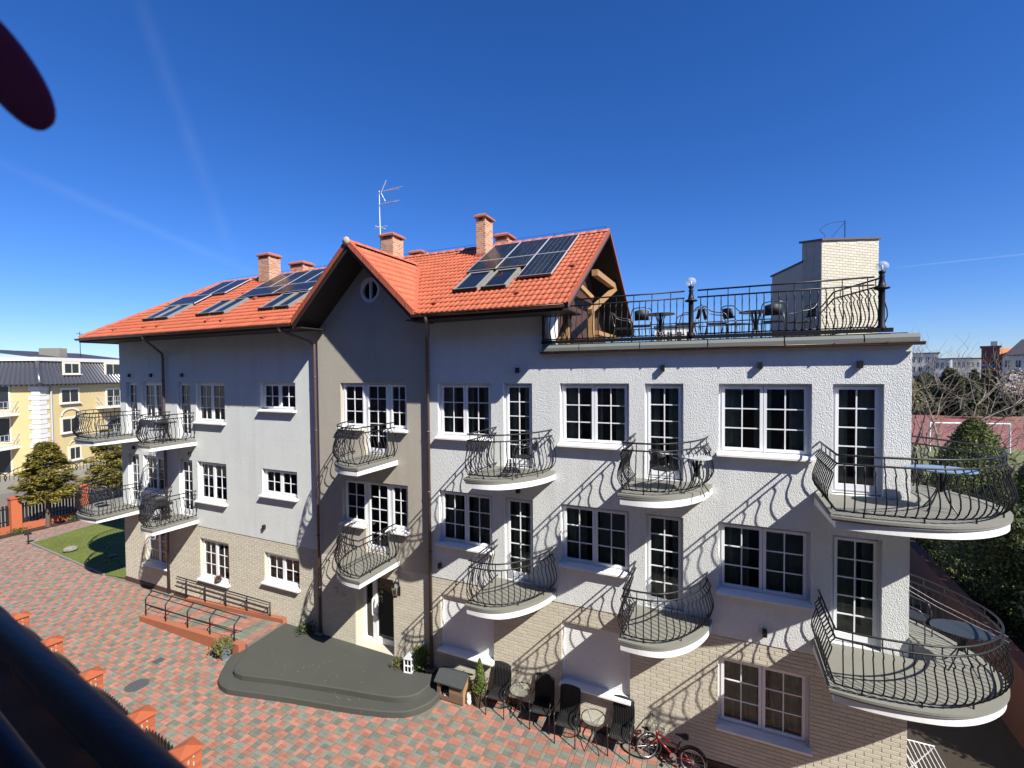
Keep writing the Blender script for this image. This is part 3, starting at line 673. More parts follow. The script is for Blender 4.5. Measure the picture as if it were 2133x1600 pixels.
# verge tiles of the gable, each a piece
vt = MB(); n = 8
for s in (1, -1):
    for k in range(n):
        t0, t1 = k/n, (k+1)/n-.012
        a = Vector((-8.7+s*(GH+.04)*t0, GY0-.035, GZ+.075-(GZ-GE+.04)*t0)); b = Vector((-8.7+s*(GH+.04)*t1, GY0-.035, GZ+.075-(GZ-GE+.04)*t1))
        q = MB(); q.ct = random.random(); q.obox(a+Vector((0, 0, -.15)), b-a, (0, .035, 0), (0, 0, .16)); q.obox(a, b-a, (0, .15, 0), (0, 0, .022)); q.build('verge_tile', 'verge' if s < 0 else 'ridge_tile', groof)
def ridge_run(a, b, parent, r=.085, step=.33, m_='ridge_tile'):
    a, b = Vector(a), Vector(b); L = (b-a).length; n = max(1, int(L/step)); d = (b-a).normalized(); sd = d.cross(Vector((0, 0, 1))).normalized(); u = sd.cross(d)
    for k in range(n):
        q = MB(); V = []
        for (t, rr) in ((k/n, r*1.08), ((k+1)/n, r*.94)):
            c = a+d*(L*t)
            for j in range(7): an = math.pi*j/6; V.append(c+sd*(math.cos(an)*rr)+u*(math.sin(an)*rr))
        q.add(V, [(j, j+1, j+8, j+7) for j in range(6)]+[tuple(range(6, -1, -1))]); q.build('ridge_tile', m_, parent, True)
ridge_run((-8.7, GY0-.04, GZ+.0), (-8.7, gy(GZ)-.05, GZ+.0), groof)
m = MB(); m.lathe([(0, -.02), (.11, -.02), (.11, .0), (.09, .03), (0, .045)], (0, 0, 0), 16); o = m.build('ridge_end_cap', 'mortar_light', groof, True); o.matrix_local = Matrix.Translation((-8.7, GY0-.05, GZ+.02)) @ Matrix.Rotation(R(90), 4, 'X')
ridge_run((XV, RY, RZ), (-19.4, RY, RZ), roof); ridge_run((-19.4, RY, RZ), (-21.84, YE, ZE+.02), roof)
# valley sheet between the gable and the slope
m = MB(); a, b = RP(-6.68, .0, .035), RP(-8.7, VG, .035); m.add([a+Vector((-.05, -.02, .05)), a+Vector((.10, 0, 0)), b+Vector((.08, 0, 0)), b+Vector((-.03, 0, .03))], ((0, 1, 2, 3),)); m.build('valley_sheet', 'ridge_tile', roof)
# right verge of the main roof
m = MB(); m.obox(RP(XV, -.02, -.01), (.025, 0, 0), uvv*(VR+.02), un*.05); m.obox(RP(XV+.03, -.02, .035), (-.045, 0, 0), uvv*(VR+.02), un*.02)
q = Vector((0, CT, -ST)); m.obox(Vector((XV, RY, RZ-.03)), (.025, 0, 0), q*VR, (0, 0, .07)); m.build('verge_board', 'verge', roof)
m = MB(); m.obox(RP(XV-.015, -.03, -.075), (.03, 0, 0), uvv*(VR+.02), un*.055); m.build('verge_trim', 'solar_edge', roof)
# snow stops / vent tiles: small dark hoods
for (x, v) in ((-4.25, .62), (-7.1+.75, .42), (-12.4, .42), (-14.3, .45), (-15.1, .5), (-17.6, .42), (-18.4, .42), (-20.3, .42), (-15.9, 2.75), (-14.6+.0, 2.0+.1), (-3.3, 2.0)):
    m = MB(); p = RP(x, v, .04); m.obox(p-ux*.055, ux*.11, uvv*.12, un*.045); m.build('vent_tile', 'verge', roof)
m = MB()   # thin lightning wire with stands along ridge and right verge
m.tube([RP(XV-.28, t*VR, .09) for t in (0, .25, .5, .75, 1)], .004, 4); m.tube([(XV-.1, RY, RZ+.15), (-8, RY, RZ+.15), (-19, RY, RZ+.14)], .004, 4)
for k in range(9): m.bar((XV-.1-k*1.5, RY, RZ+.05), (XV-.1-k*1.5, RY, RZ+.15), .012)
m.build('lightning_wire', 'iron', roof)
# gutters with brackets, downpipes
def gutter(x0, x1, y, z, r=.062, m_='gutter'):
    m = MB(); n = 8; V = []
    for x in (x0, x1):
        for j in range(n+1): a = math.pi+math.pi*j/n; V.append((x, y+r*math.cos(a), z+r*math.sin(a)))
    m.add(V, [(j, j+1, j+n+2, j+n+1) for j in range(n)]+[tuple(range(n, -1, -1)), tuple(range(n+1, 2*n+2))])
    m.tube([(x0, y-r, z), (x1, y-r, z)], .009, 6); o = m.build('gutter', m_, house, True)
    k = x0+.3; b = MB(); b.box(-.012, .012, y-r-.012, y-r+.02, z-.035, z+.012); bme = b.mesh('gutter_bracket', m_)
    while k < x1: link('gutter_bracket', bme, o, (k, 0, 0)); k += .75
gutter(-21.9, -10.75, YE-.07, ZE-.02); gutter(-6.72, XV-.05, YE-.07, ZE-.02); gutter(XT-.03, 3.03, 9.86, 8.445, .05)
def pipe(pts, r=.045):
    m = MB(); m.tube(pts, r, 10); o = m.build('downpipe', 'pipe', house, True)
    P = [Vector(p) for p in pts]; a, b = P[-2], P[-1]; L = (b-a).length; k = .8; c = MB(); c.tube([(0, 0, -.02), (0, 0, .02)], r+.008, 10); cme = c.mesh('pipe_clip', 'pipe', True)
    while k < L:
        link('pipe_clip', cme, o, a+(b-a)*(k/L)); k += 1.55
    f = MB(); f.box(b.x-.14, b.x+.14, b.y-.12, b.y+.09, b.z, b.z+.03); f.build('pipe_foot', 'stone', o)
pipe([(-6.30, YE-.07, 9.32), (-6.32, YE-.07, 9.22), (-6.40, 9.25, 9.13), (-6.80, 9.84, 8.98), (-6.88, 9.91, 8.85), (-6.88, 9.91, .32)])
pipe([(-11.2, YE-.07, 9.32), (-11.18, YE-.05, 9.2), (-10.92, 9.86, 8.93), (-10.86, 9.96, 8.85), (-10.86, 9.97, 8.7), (-10.86, 9.99, .32)])
pipe([(-17.62, YE-.07, 9.32), (-17.66, YE-.05, 9.2), (-18.26, 9.85, 8.86), (-18.33, 10.0, 8.76), (-18.33, 10.02, 8.6), (-18.33, 10.02, .02)])
# chimneys
def chimney(x0, x1, y0, y1, zb, zt, cap=.10, ov=.06):
    m = MB(); m.box(x0, x1, y0, y1, zb, zt-.17); e = .05
    for a in (x0, x1-e*1.6):
        for b in (y0, y1-e*1.6): m.box(a, a+e*1.6, b, b+e*1.6, zt-.17, zt-.09)
    m.box(x0+.07, x1-.07, y0+.07, y1-.07, zt-.17, zt-.09)
    o = m.build('chimney', 'chimney_brick', house)
    c = MB(); c.box(x0-ov, x1+ov, y0-ov, y1+ov, zt-.09, zt-.04); c.add([(x0-ov, y0-ov, zt-.04), (x1+ov, y0-ov, zt-.04), (x1+ov, y1+ov, zt-.04), (x0-ov, y1+ov, zt-.04), (x0+.03, y0+.03, zt+.03), (x1-.03, y0+.03, zt+.03), (x1-.03, y1-.03, zt+.03), (x0+.03, y1-.03, zt+.03)], ((4, 5, 6, 7), (0, 1, 5, 4), (1, 2, 6, 5), (2, 3, 7, 6), (3, 0, 4, 7)))
    c.build('chimney_cap', 'chimney_cap', o)
    fl = MB(); fl.box(x0-.03, x1+.03, y0-.03, y1+.03, zb+.25, zb+.42); fl.build('flashing', 'ridge_tile', o)
chimney(-16.33, -15.75, 12.38, 12.9, 11.15, 12.62); chimney(-10.4, -9.9, 12.4, 12.95, 11.2, 12.62); chimney(-6.72, -6.42, 12.28, 12.78, 11.1, 12.68)
chimney(-15.7, -15.0, 13.3, 13.8, 11.2, 12.42); chimney(-6.6, -6.16, 13.3, 13.8, 11.2, 12.36); chimney(-9.9, -9.42, 13.3, 13.8, 11.2, 12.2)
# skylights
def skylight(x0, x1, v0, v1):
    m = MB(); fr = .055; h = .115
    def bx(a, b, c, d, h0, h1): m.obox(RP(a, c, h0), ux*(b-a), uvv*(d-c), un*(h1-h0))
    bx(x0, x0+fr, v0, v1, .0, h); bx(x1-fr, x1, v0, v1, .0, h); bx(x0+fr, x1-fr, v1-fr, v1, .0, h); bx(x0+fr, x1-fr, v0, v0+fr, .0, h-.01)
    o = m.build('skylight', 'slab_edge', house)
    p = MB(); p.add([RP(x0+fr, v0+fr, h-.02), RP(x1-fr, v0+fr, h-.02), RP(x1-fr, v1-fr, h-.02), RP(x0+fr, v1-fr, h-.02)], ((0, 1, 2, 3),)); p.build('pane', 'skylight_glass', o)
    b = MB(); b.obox(RP(x0+.01, v0-.05, .05), ux*(x1-x0-.02), uvv*.055, un*.065); b.build('hood', 'iron', o)
    d = MB(); d.obox(RP(x0+fr, v0+fr, .06), ux*(x1-x0-2*fr), uvv*(v1-v0-2*fr), un*.008); d.build('blind', 'blind', o)
for a in ((-6.15, -5.46), (-5.35, -4.69), (-19.4, -18.7), (-18.62, -17.92), (-16.3, -15.6), (-15.53, -14.87), (-13.2, -12.55), (-12.48, -11.9)): skylight(*a, 1.08, 2.14)
# solar panels with single cells strips
def solar(x0, x1, v0, v1, cols, rows):
    h0, h1 = .09, .125; f = .014
    m = MB()
    def bx(mm, a, b, c, d, p, q): mm.obox(RP(a, c, p), ux*(b-a), uvv*(d-c), un*(q-p))
    bx(m, x0, x0+f, v0, v1, h0, h1); bx(m, x1-f, x1, v0, v1, h0, h1); bx(m, x0+f, x1-f, v0, v0+f, h0, h1); bx(m, x0+f, x1-f, v1-f, v1, h0, h1); bx(m, x0+f, x1-f, v0+f, v1-f, h0+.004, h1-.012)
    o = m.build('solar_panel', 'solar_frame', house)
    cw, ch = (x1-x0-2*f)/cols, (v1-v0-2*f)/rows; g = .005
    for i in range(cols):
        for k in range(rows):
            c = MB(); bx(c, x0+f+i*cw+g, x0+f+(i+1)*cw-g, v0+f+k*ch+g, v0+f+(k+1)*ch-g, h1-.012, h1-.005); c.build('cell', 'solar_cell', o)
    r = MB(); bx(r, x0+.05, x1-.05, v0+.1, v0+.14, .03, h0-.002); bx(r, x0+.05, x1-.05, v1-.14, v1-.1, .03, h0-.002); r.build('mounting_rail', 'solar_edge', o)
    e = MB(); bx(e, x0, x1, v0-.012, v0-.002, h0-.01, h1); e.build('edge_cover', 'solar_edge', o)
for a, b in ((-6.3, -5.44), (-5.43, -4.55), (-4.54, -3.67)): solar(a, b, 2.98, 4.28, 6, 2)
solar(-4.54, -3.67, 1.49, 2.965, 6, 2); solar(-6.3, -5.44, 2.24, 2.965, 10, 4); solar(-5.43, -4.55, 2.24, 2.965, 10, 4)
for a, b in ((-15.55, -14.7), (-14.69, -13.84), (-13.83, -12.98), (-12.97, -12.12)): solar(a, b, 2.98, 4.28, 6, 2)
solar(-15.55, -13.84, 2.24, 2.965, 10, 3); solar(-13.83, -12.12, 2.24, 2.965, 10, 3)
for a, b in ((-18.9, -18.0), (-17.99, -17.1)): solar(a, b, 2.95, 4.28, 6, 2)
solar(-19.65, -17.85, 2.16, 2.935, 10, 3)

# ---------------------------------------------------------------- terrace at the right end
ZD = 8.62
m = MB(); m.box(XT, XR-.05, 10.02, YB, ZD-.3, ZD); m.build('terrace_deck', 'felt', house)
m = MB()
for (a, b) in ((XT+.0, -2.9), (-2.88, -1.6), (-1.58, -.3), (-.28, 1.0), (1.02, 2.2), (2.22, 2.97)):
    q = MB(); P = [(9.87, 8.46), (9.865, 8.53), (9.89, 8.585), (9.94, 8.60), (10.2, 8.61), (10.2, 8.46)]
    n = len(P); q.add([(a, y, z) for y, z in P]+[(b, y, z) for y, z in P], [(i, (i+1) % n, n+(i+1) % n, n+i) for i in range(n)]+[tuple(range(n-1, -1, -1)), tuple(range(n, 2*n))]); q.build('coping', 'membrane', house)
m = MB(); m.box(XT-.02, 2.62, 9.90, 9.97, 8.63, 8.70); m.build('rail_base', 'iron', house)
BALU = MB(); prof = [(.0, .07), (.035, .10), (.085, .17), (.118, .27), (.112, .38), (.078, .50), (.047, .60), (.043, .645), (.072, .69), (.03, .75), (.0, .80)]
BALU.tube([(p, 0, z) for p, z in prof], .0102, 5); balu_me = BALU.mesh('baluster', 'iron', True)
_q = MB(); _q.bar((0, 0, .80), (0, 0, .935), .014); spacer_me = _q.mesh('rail_spacer', 'iron_rail'); _q = MB(); _q.bar((0, 0, 0), (0, 0, .075), .018); foot_me = _q.mesh('rail_foot', 'iron')
def railing(parent, path, z, corner_posts=(), flip=1, step=.122, up_every=3, feet=True, bulge=1):
    path = [Vector((p[0], p[1])) for p in path]
    h = MB(); h.tube([(p.x, p.y, z+.935) for p in path], .0165, 8); h.build('handrail', 'iron_rail', parent, True)
    h = MB(); h.tube([(p.x, p.y, z+.80) for p in path], .0155, 8); h.build('middle_rail', 'iron_rail', parent, True)
    h = MB(); h.tube([(p.x, p.y, z+.075) for p in path], .014, 6); h.build('bottom_rail', 'iron_rail', parent, True)
    W = walk(path, step, step*.5)
    for k, (p, t) in enumerate(W):
        nrm = Vector((t.y, -t.x))*flip
        link('baluster', balu_me, parent, (p.x, p.y, z), math.atan2(nrm.y, nrm.x))
        if k % up_every == 1: link('rail_spacer', spacer_me, parent, (p.x, p.y, z))
        if k % 6 == 2: link('rail_foot', foot_me, parent, (p.x, p.y, z))
tr = MB(); tr.box(XT-.01, XT+.03, 9.93, 9.96, ZD, ZD+.9); trp = tr.build('terrace_railing', 'iron', house, label='long black iron railing along the roof terrace')
railing(trp, [(XT+.02, 9.95), (-.72, 9.95)], ZD+.03, flip=1); railing(trp, [(-.48, 9.95), (2.36, 9.95)], ZD+.03, flip=1)
railing(trp, [(2.5, 10.05), (2.05, 11.5)], ZD+.03, flip=1); railing(trp, [(2.05, 11.5), (2.30, 14.7)], ZD+.03, flip=1, step=.8); railing(trp, [(XT, 16.6), (2.1, 16.6)], ZD+.03, flip=-1, up_every=4)
# rotated brick stair tower
d1 = Vector((math.cos(R(43)), math.sin(R(43)), 0)); d2 = Vector((-math.sin(R(43)), math.cos(R(43)), 0)); tc = Vector((2.40, 15.03, 8.4))
TD = .58; tw = MB(); A, B, C, D = tc, tc+d1*2.2, tc+d1*2.2+d2*TD, tc+d2*TD
hA, hB, hC, hD = 3.08, 3.30, 3.30, 3.16
V = [A, B, C, D]+[p+Vector((0, 0, h)) for p, h in zip((A, B, C, D), (hA, hB, hC, hD))]
tw.add(V, ((0, 1, 5, 4), (1, 2, 6, 5), (2, 3, 7, 6), (3, 0, 4, 7), (4, 5, 6, 7)))
E1, E2 = D+d2*1.0, C+d2*1.0
V = [D, C, E2, E1]+[p+Vector((0, 0, h)) for p, h in zip((D, C, E2, E1), (2.62, 2.62, 2.42, 2.42))]
tw.add(V, ((0, 1, 5, 4), (1, 2, 6, 5), (2, 3, 7, 6), (3, 0, 4, 7), (4, 5, 6, 7)))
tower = tw.build('stair_tower', 'cream_stucco', house, label='cream brick stair tower on the roof terrace')
bm_ = MB(); n1 = -d2; z = .25; k = 0
while z < 3.42:
    x = -.0-(.11 if k % 2 else 0)
    while x < 2.2:
        a, b = max(x, 0.0), min(x+.22-.008, 2.2); x += .22
        if b-a < .03 or z+.07 > hA+(hB-hA)*a/2.2-.02: continue
        bm_.ct = random.random(); bm_.obox(tc+d1*a+n1*.008+Vector((0, 0, z)), d1*(b-a), -n1*.012, (0, 0, .066))
    z += .0755; k += 1
z = .25; k = 0
while z < 3.2:
    x = 0
    while x < TD:
        a, b = x, min(x+.215, TD); x += .225
        if z+.07 > hA+(hD-hA)*b/TD: continue
        bm_.ct = random.random(); bm_.obox(tc+d2*a-d1*.008+Vector((0, 0, z)), d2*(b-a), d1*.012, (0, 0, .066))
    z += .0755; k += 1
bm_.build('bricks', 'brick_tower', tower, kind='stuff')
cp = MB()
def strip(a, b, h=.05, ov=.06):
    d = (b-a).normalized(); s = d.cross(Vector((0, 0, 1))).normalized(); cp.obox(a-d*ov-s*ov, (b-a)+d*2*ov, s*(ov+.1)*1.0+Vector((0, 0, 0)), (0, 0, h)) if False else cp.obox(a-d*ov+s*ov, (b-a)+d*2*ov, -s*.14, (0, 0, h))
top = [p+Vector((0, 0, h)) for p, h in zip((A, B, C, D), (hA, hB, hC, hD))]
strip(top[0], top[1]); strip(top[3], top[0]); lt = [D+Vector((0, 0, 2.62)), E1+Vector((0, 0, 2.42))]; strip(lt[1], lt[0], .04, .04)
cp.build('coping', 'solar_edge', tower)
cw_ = MB(); mast = tc+d1*1.55+d2*.5+Vector((0, 0, 3.3)); cw_.bar(mast, mast+Vector((0, 0, .62)), .02)
cw_.tube(smooth_path([mast+Vector((0, 0, .6)), mast-d1*.6+Vector((0, 0, .48)), mast-d1*1.1-d2*.1+Vector((0, 0, .22)), top[0]+d1*.1+Vector((0, 0, .08)), top[0]+d2*.6+Vector((0, 0, -.1))], 5), .006, 5); cw_.tube([mast+Vector((0, 0, .58)), top[0]+d1*.7+d2*.4+Vector((0, 0, .1))], .007, 5); cw_.build('lightning_rod', 'iron', tower)
# timber porch under the right roof end
def beam(a, b, wd=.13, m_='wood_pine'): q = MB(); q.bar(a, b, wd, wd); q.build('timber_beam', m_, house)
beam((-3.25, 10.12, ZD), (-3.25, 10.12, 9.42)); beam((-3.1, 11.75, ZD), (-3.1, 11.75, 9.62)); beam((-3.1, 11.6, 9.52), (-3.1, 14.75, 10.62), .12); beam((-3.12, 12.2, 10.62), (-3.12, 14.9, 10.62), .16)
beam((-3.6, 11.1, ZD+.05), (-3.2, 10.2, 9.25), .09); beam((-3.45, 10.1, ZD+.05), (-3.28, 10.12, 9.1), .08); beam((-3.4, 12.6, ZD+.02), (-3.2, 11.85, 9.5), .08); beam((-3.12, 11.9, 9.9), (-3.5, 11.1, 10.4), .1); beam((-3.3, 13.0, 9.1), (-3.3, 16.0, 9.1), .12)
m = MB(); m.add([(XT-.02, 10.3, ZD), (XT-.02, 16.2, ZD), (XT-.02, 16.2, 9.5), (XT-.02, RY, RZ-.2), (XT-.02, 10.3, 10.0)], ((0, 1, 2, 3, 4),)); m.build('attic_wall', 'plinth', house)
m = MB()
for k in range(5): m.box(XT-.01, XT+.01, 10.02+k*.055, 10.07+k*.055, ZD, 9.3)
m.build('slatted_screen', 'gutter', house)

# ---------------------------------------------------------------- balconies
def balcony(pts, wall_pts, z, name_label=None, sharp=1, ccw=True):
    # pts: outline from wall to wall; point index sharp is a sharp corner
    P = [Vector((p[0], p[1], 0)) for p in pts]
    if sharp == 1: path = [P[0], P[1]]+smooth_path(P[1:], 5)[1:]
    else: path = smooth_path(P[:-1], 5)+[P[-1]]
    poly = [(p.x, p.y) for p in path]+[(a, b) for a, b in wall_pts]
    area = sum(poly[i][0]*poly[(i+1) % len(poly)][1]-poly[(i+1) % len(poly)][0]*poly[i][1] for i in range(len(poly)))
    if area < 0: poly = poly[::-1]
    cx, cy = sum(p[0] for p in poly)/len(poly), sum(p[1] for p in poly)/len(poly)
    def inset(k): return [(p[0]+(cx-p[0])*k*(1 if p[1] < 9.9 or p[0] > 2.95 or p[0] < -21.35 else 0), p[1]+(cy-p[1])*k*(1 if p[1] < 9.9 else 0)) for p in poly]
    q = MB(); q.prism(poly, z-.04, z); o = q.build('balcony', 'slab_grey', house, label=name_label)
    q = MB(); q.prism(inset(.012), z-.072, z-.04); q.build('drip_edge', 'slab_edge', o)
    q = MB(); q.prism(inset(.04), z-.20, z-.072); q.build('slab', 'white_paint', o)
    # railing path: inset along the normal
    ins = .085; sgn = 1 if area > 0 else -1; rp = []
    pp = [Vector((p.x, p.y)) for p in path]
    for i, p in enumerate(pp):
        t1 = (p-pp[i-1]).normalized() if i else None; t2 = (pp[i+1]-p).normalized() if i < len(pp)-1 else None
        ns = [Vector((-t.y, t.x))*sgn for t in (t1, t2) if t is not None]
        n = sum(ns, Vector((0, 0))); n.normalize(); k = ins/max(.35, n.dot(ns[0])); rp.append(p+n*k)
    railing(o, rp, z, flip=sgn)
    return o
outB = [(-5.05, 9.97), (-5.05, 8.53), (-4.62, 8.51), (-4.25, 8.60), (-3.93, 8.87), (-3.68, 9.25), (-3.53, 9.65), (-3.48, 9.97)]
outD = [(x+3.275, y) for x, y in outB]
outF = [(1.5, 9.97), (1.5, 8.48), (2.0, 8.43), (2.55, 8.46), (3.05, 8.58), (3.5, 8.86), (3.88, 9.28), (4.08, 9.75), (4.10, 10.2), (3.96, 10.65), (3.68, 11.15), (3.32, 11.58), (2.91, 11.85)]
outV = [(-7.92, 9.99), (-7.9, 8.47), (-8.35, 8.49), (-8.75, 8.64), (-9.1, 8.93), (-9.35, 9.35), (-9.46, 9.7), (-9.49, 9.99)]
mirror = lambda pts, c, dy: [(2*c-x, y+dy) for x, y in pts]
outL2 = mirror(outD, (-16.66-1.775)/2, .13); outL1 = mirror(outF, (-19.9+1.5)/2, .13)
for z, fl in ((F2, 'upper'), (F1, 'lower')):
    balcony(outB, [], z); balcony(outD, [], z); balcony(outF, [(2.91, 9.97)], z); balcony(outV, [], z); balcony(outL2, [], z); balcony(outL1, [(-21.31, 10.1)], z)

# ================================================================== ENTRANCE LANDING AND RAMP
top_o = [(-6.62, 10.0), (-6.65, 9.78), (-6.62, 9.36), (-6.70, 9.0), (-7.03, 8.75), (-7.6, 8.60), (-8.57, 8.41), (-10.14, 8.07), (-11.1, 7.82), (-11.35, 7.79), (-11.56, 7.81), (-11.74, 7.95), (-12.25, 8.71), (-12.36, 10.0)]
low_o = [(-6.30, 10.0), (-6.32, 9.32), (-6.38, 9.02), (-6.62, 8.66), (-6.99, 8.46), (-7.5, 8.30), (-8.27, 8.11), (-9.8, 7.79), (-11.1, 7.47), (-11.4, 7.44), (-11.72, 7.50), (-11.96, 7.66), (-12.31, 8.07), (-12.55, 8.44), (-12.45, 8.75), (-12.3, 10.0)]
def outl(o, k): P = smooth_path([(x, y, 0) for x, y in o[1:-1]], k); return [o[0]]+[(p.x, p.y) for p in P]+[o[-1]]
def bev_prism(poly, z0, z1, b=.02):
    p = poly if sum(poly[i][0]*poly[(i+1) % len(poly)][1]-poly[(i+1) % len(poly)][0]*poly[i][1] for i in range(len(poly))) > 0 else poly[::-1]
    m = MB(); n = len(p); cx = sum(q[0] for q in p)/n; cy = sum(q[1] for q in p)/n
    ins = [(q[0]+(b if q[0] < cx else -b), q[1]+(b if q[1] < 9.9 else 0)) for q in p]
    V = [(*q, z0) for q in p]+[(*q, z1-b) for q in p]+[(*q, z1) for q in ins]
    F = [tuple(range(2*n, 3*n))]
    for r in (0, n): F += [(r+i, r+(i+1) % n, r+n+(i+1) % n, r+n+i) for i in range(n)]
    m.add(V, F); return m
land = thing('entrance_landing', 'grey concrete entrance landing with one rounded lower step', 'landing', (-9.4, 9, 0), fixed=True)
bev_prism(outl(low_o, 5), -.01, .15).build('step', 'landing', land); bev_prism(outl(top_o, 5), .10, .298).build('platform', 'landing', land)
# crumbs and scratches lying on the landing
cm = MB()
for _ in range(46):
    x, y, z = random.choice([(-10.6, 8.6, .300), (-9.9, 8.9, .300), (-8.4, 8.55, .300), (-8.2, 8.3, .152), (-9.2, 9.0, .300)]); x += random.gauss(0, .35); y += random.gauss(0, .12 if z < .2 else .22)
    r = random.uniform(.004, .012); cm.add([(x, y, z), (x+r, y, z), (x+r*.5, y+r, z), (x+r*.5, y+r*.4, z+r*.6)], ((0, 1, 3), (1, 2, 3), (2, 0, 3)))
cm.build('crumbs', 'bedding', kind='stuff', label='tiny pale crumbs scattered over the grey landing', cat='crumbs')

ramp = thing('wheelchair_ramp', 'sloping block paved ramp with orange kerbs leading up to the landing', 'ramp', (-14.8, 9.3, 0), fixed=True)
def rz(x): return max(0, min(.30, (x+17.3)/(17.3-12.4)*.30))
m = MB(); m.add([(-17.3, 8.75, -.01), (-12.34, 8.75, -.01), (-12.34, 9.95, -.01), (-17.3, 9.95, -.01), (-17.3, 8.75, .0), (-12.34, 8.75, .292), (-12.34, 9.95, .292), (-17.3, 9.95, .0)], ((0, 1, 5, 4), (1, 2, 6, 5), (2, 3, 7, 6), (4, 5, 6, 7))); m.build('ramp_bed', 'joint', ramp)
x = -17.3; k = 0
while x < -12.45:
    red = (k//3) % 2 == 0
    for j in range(6):
        q = MB(); a = .292/4.96; y = 8.77+j*.197
        dx = .0; xx = x+((.09 if j % 2 else 0))
        if xx+.18 > -12.4: continue
        q.add([(xx, y, (xx+17.3)*a+.001), (xx+.184, y, (xx+.184+17.3)*a+.001), (xx+.184, y+.189, (xx+.184+17.3)*a+.001), (xx, y+.189, (xx+17.3)*a+.001), (xx+.005, y+.005, (xx+17.3)*a+.013), (xx+.179, y+.005, (xx+.179+17.3)*a+.013), (xx+.179, y+.184, (xx+.179+17.3)*a+.013), (xx+.005, y+.184, (xx+17.3)*a+.013)], ((4, 5, 6, 7), (0, 1, 5, 4), (1, 2, 6, 5), (2, 3, 7, 6), (3, 0, 4, 7)))
        q.build('paver', 'paver_red' if red else 'paver_grey', ramp)
    x += .188; k += 1
for (ya, yb, h0, h1, xa, xb) in ((8.55, 8.75, .17, .36, -17.3, -12.45), (9.95, 10.09, .14, .42, -17.25, -12.38)):
    m = MB(); m.add([(xa, ya, -.01), (xb, ya, -.01), (xb, yb, -.01), (xa, yb, -.01), (xa, ya, h0), (xb, ya, h1), (xb, yb, h1), (xa, yb, h0)], ((0, 1, 5, 4), (1, 2, 6, 5), (2, 3, 7, 6), (3, 0, 4, 7), (4, 5, 6, 7))); m.build('kerb', 'kerb', ramp)
nr = thing('ramp_railing', 'dark metal ramp railing bent towards the wall, nearest the courtyard', 'railing', (-15, 8.65, .2), fixed=True)
PX_ = [-17.12, -16.05, -14.93, -13.86, -12.77]
kz = lambda x: .17+(x+17.3)/4.85*.19
for x in PX_:
    b = kz(x); m = MB(); m.tube([(x, 8.65, b-.02), (x, 8.65, .70+(x+17.1)*.018), (x, 8.67, .745+(x+17.1)*.018), (x, 8.84, .90+(x+17.1)*.018)], .019, 8); m.build('post', 'iron_rail', nr, True)
for (y, z, xa, xb) in ((8.84, .91, -17.2, -12.5), (8.74, .82, -17.12, -12.77), (8.65, .56, -17.12, -12.6), (8.70, .50, -17.12, -12.77)):
    m = MB(); m.tube([(xa, y, z+(xa+17.1)*.018), (xb, y, z+(xb+17.1)*.018)], .016 if z > .9 else .012, 8); m.build('rail', 'iron_rail', nr, True)
for x in PX_:
    m = MB(); m.tube([(x, 8.65, .47+(x+17.1)*.018), (x+.0, 8.74, .58+(x+17.1)*.018)], .010, 6); m.build('bracket_or_shadow_bar', 'iron_rail', nr, True)
fr = thing('ramp_railing', 'dark metal ramp railing along the beige house wall', 'railing', (-15, 9.97, .2), fixed=True)
for x in (-17.24, -16.2, -15.12, -14.07, -12.99):
    b = .14+(x+17.25)/4.87*.28; m = MB(); m.tube([(x, 9.98, b-.02), (x, 9.98, .80)], .020, 8); m.build('post', 'iron_rail', fr, True)
    m = MB(); m.tube([(x, 9.98, .70), (x-.30, 9.94, .47)], .011, 6); m.build('bracket_or_shadow_bar', 'iron_rail', fr, True)  # slanted dark bar stands in for a shadow on the wall
for (y, z, r) in ((9.98, .81, .019), (9.93, .765, .014), (9.94, .46, .013)):
    m = MB(); m.tube([(-17.75, y, z), (-12.96, y, z+.0)], r, 8); m.build('rail', 'iron_rail', fr, True)  # lowest bar models the handrail's shadow band as a solid strip

# ================================================================== GROUND OBJECTS
# manhole cover and drain
m = MB(); m.lathe([(.0, 0), (.26, 0), (.26, .006), (.24, .009), (.0, .009)], (0, 0, 0), 28)
for k in range(6): m.box(-.2, .2, -.17+k*.065, -.15+k*.065, .008, .013)
m.build('manhole_cover', 'manhole', None, loc=(-13.77, 6.71, .0), label='round grey manhole cover set in the paving', cat='manhole cover')
m = MB()
m.box(-.12, .12, -.12, .12, 0, .006)
for k in range(5): m.box(-.1, .1, -.095+k*.042, -.075+k*.042, .005, .011)
m.build('drain_grate', 'manhole', None, loc=(-14.4, 7.55, .0), label='small square drain grate in the paving', cat='drain')

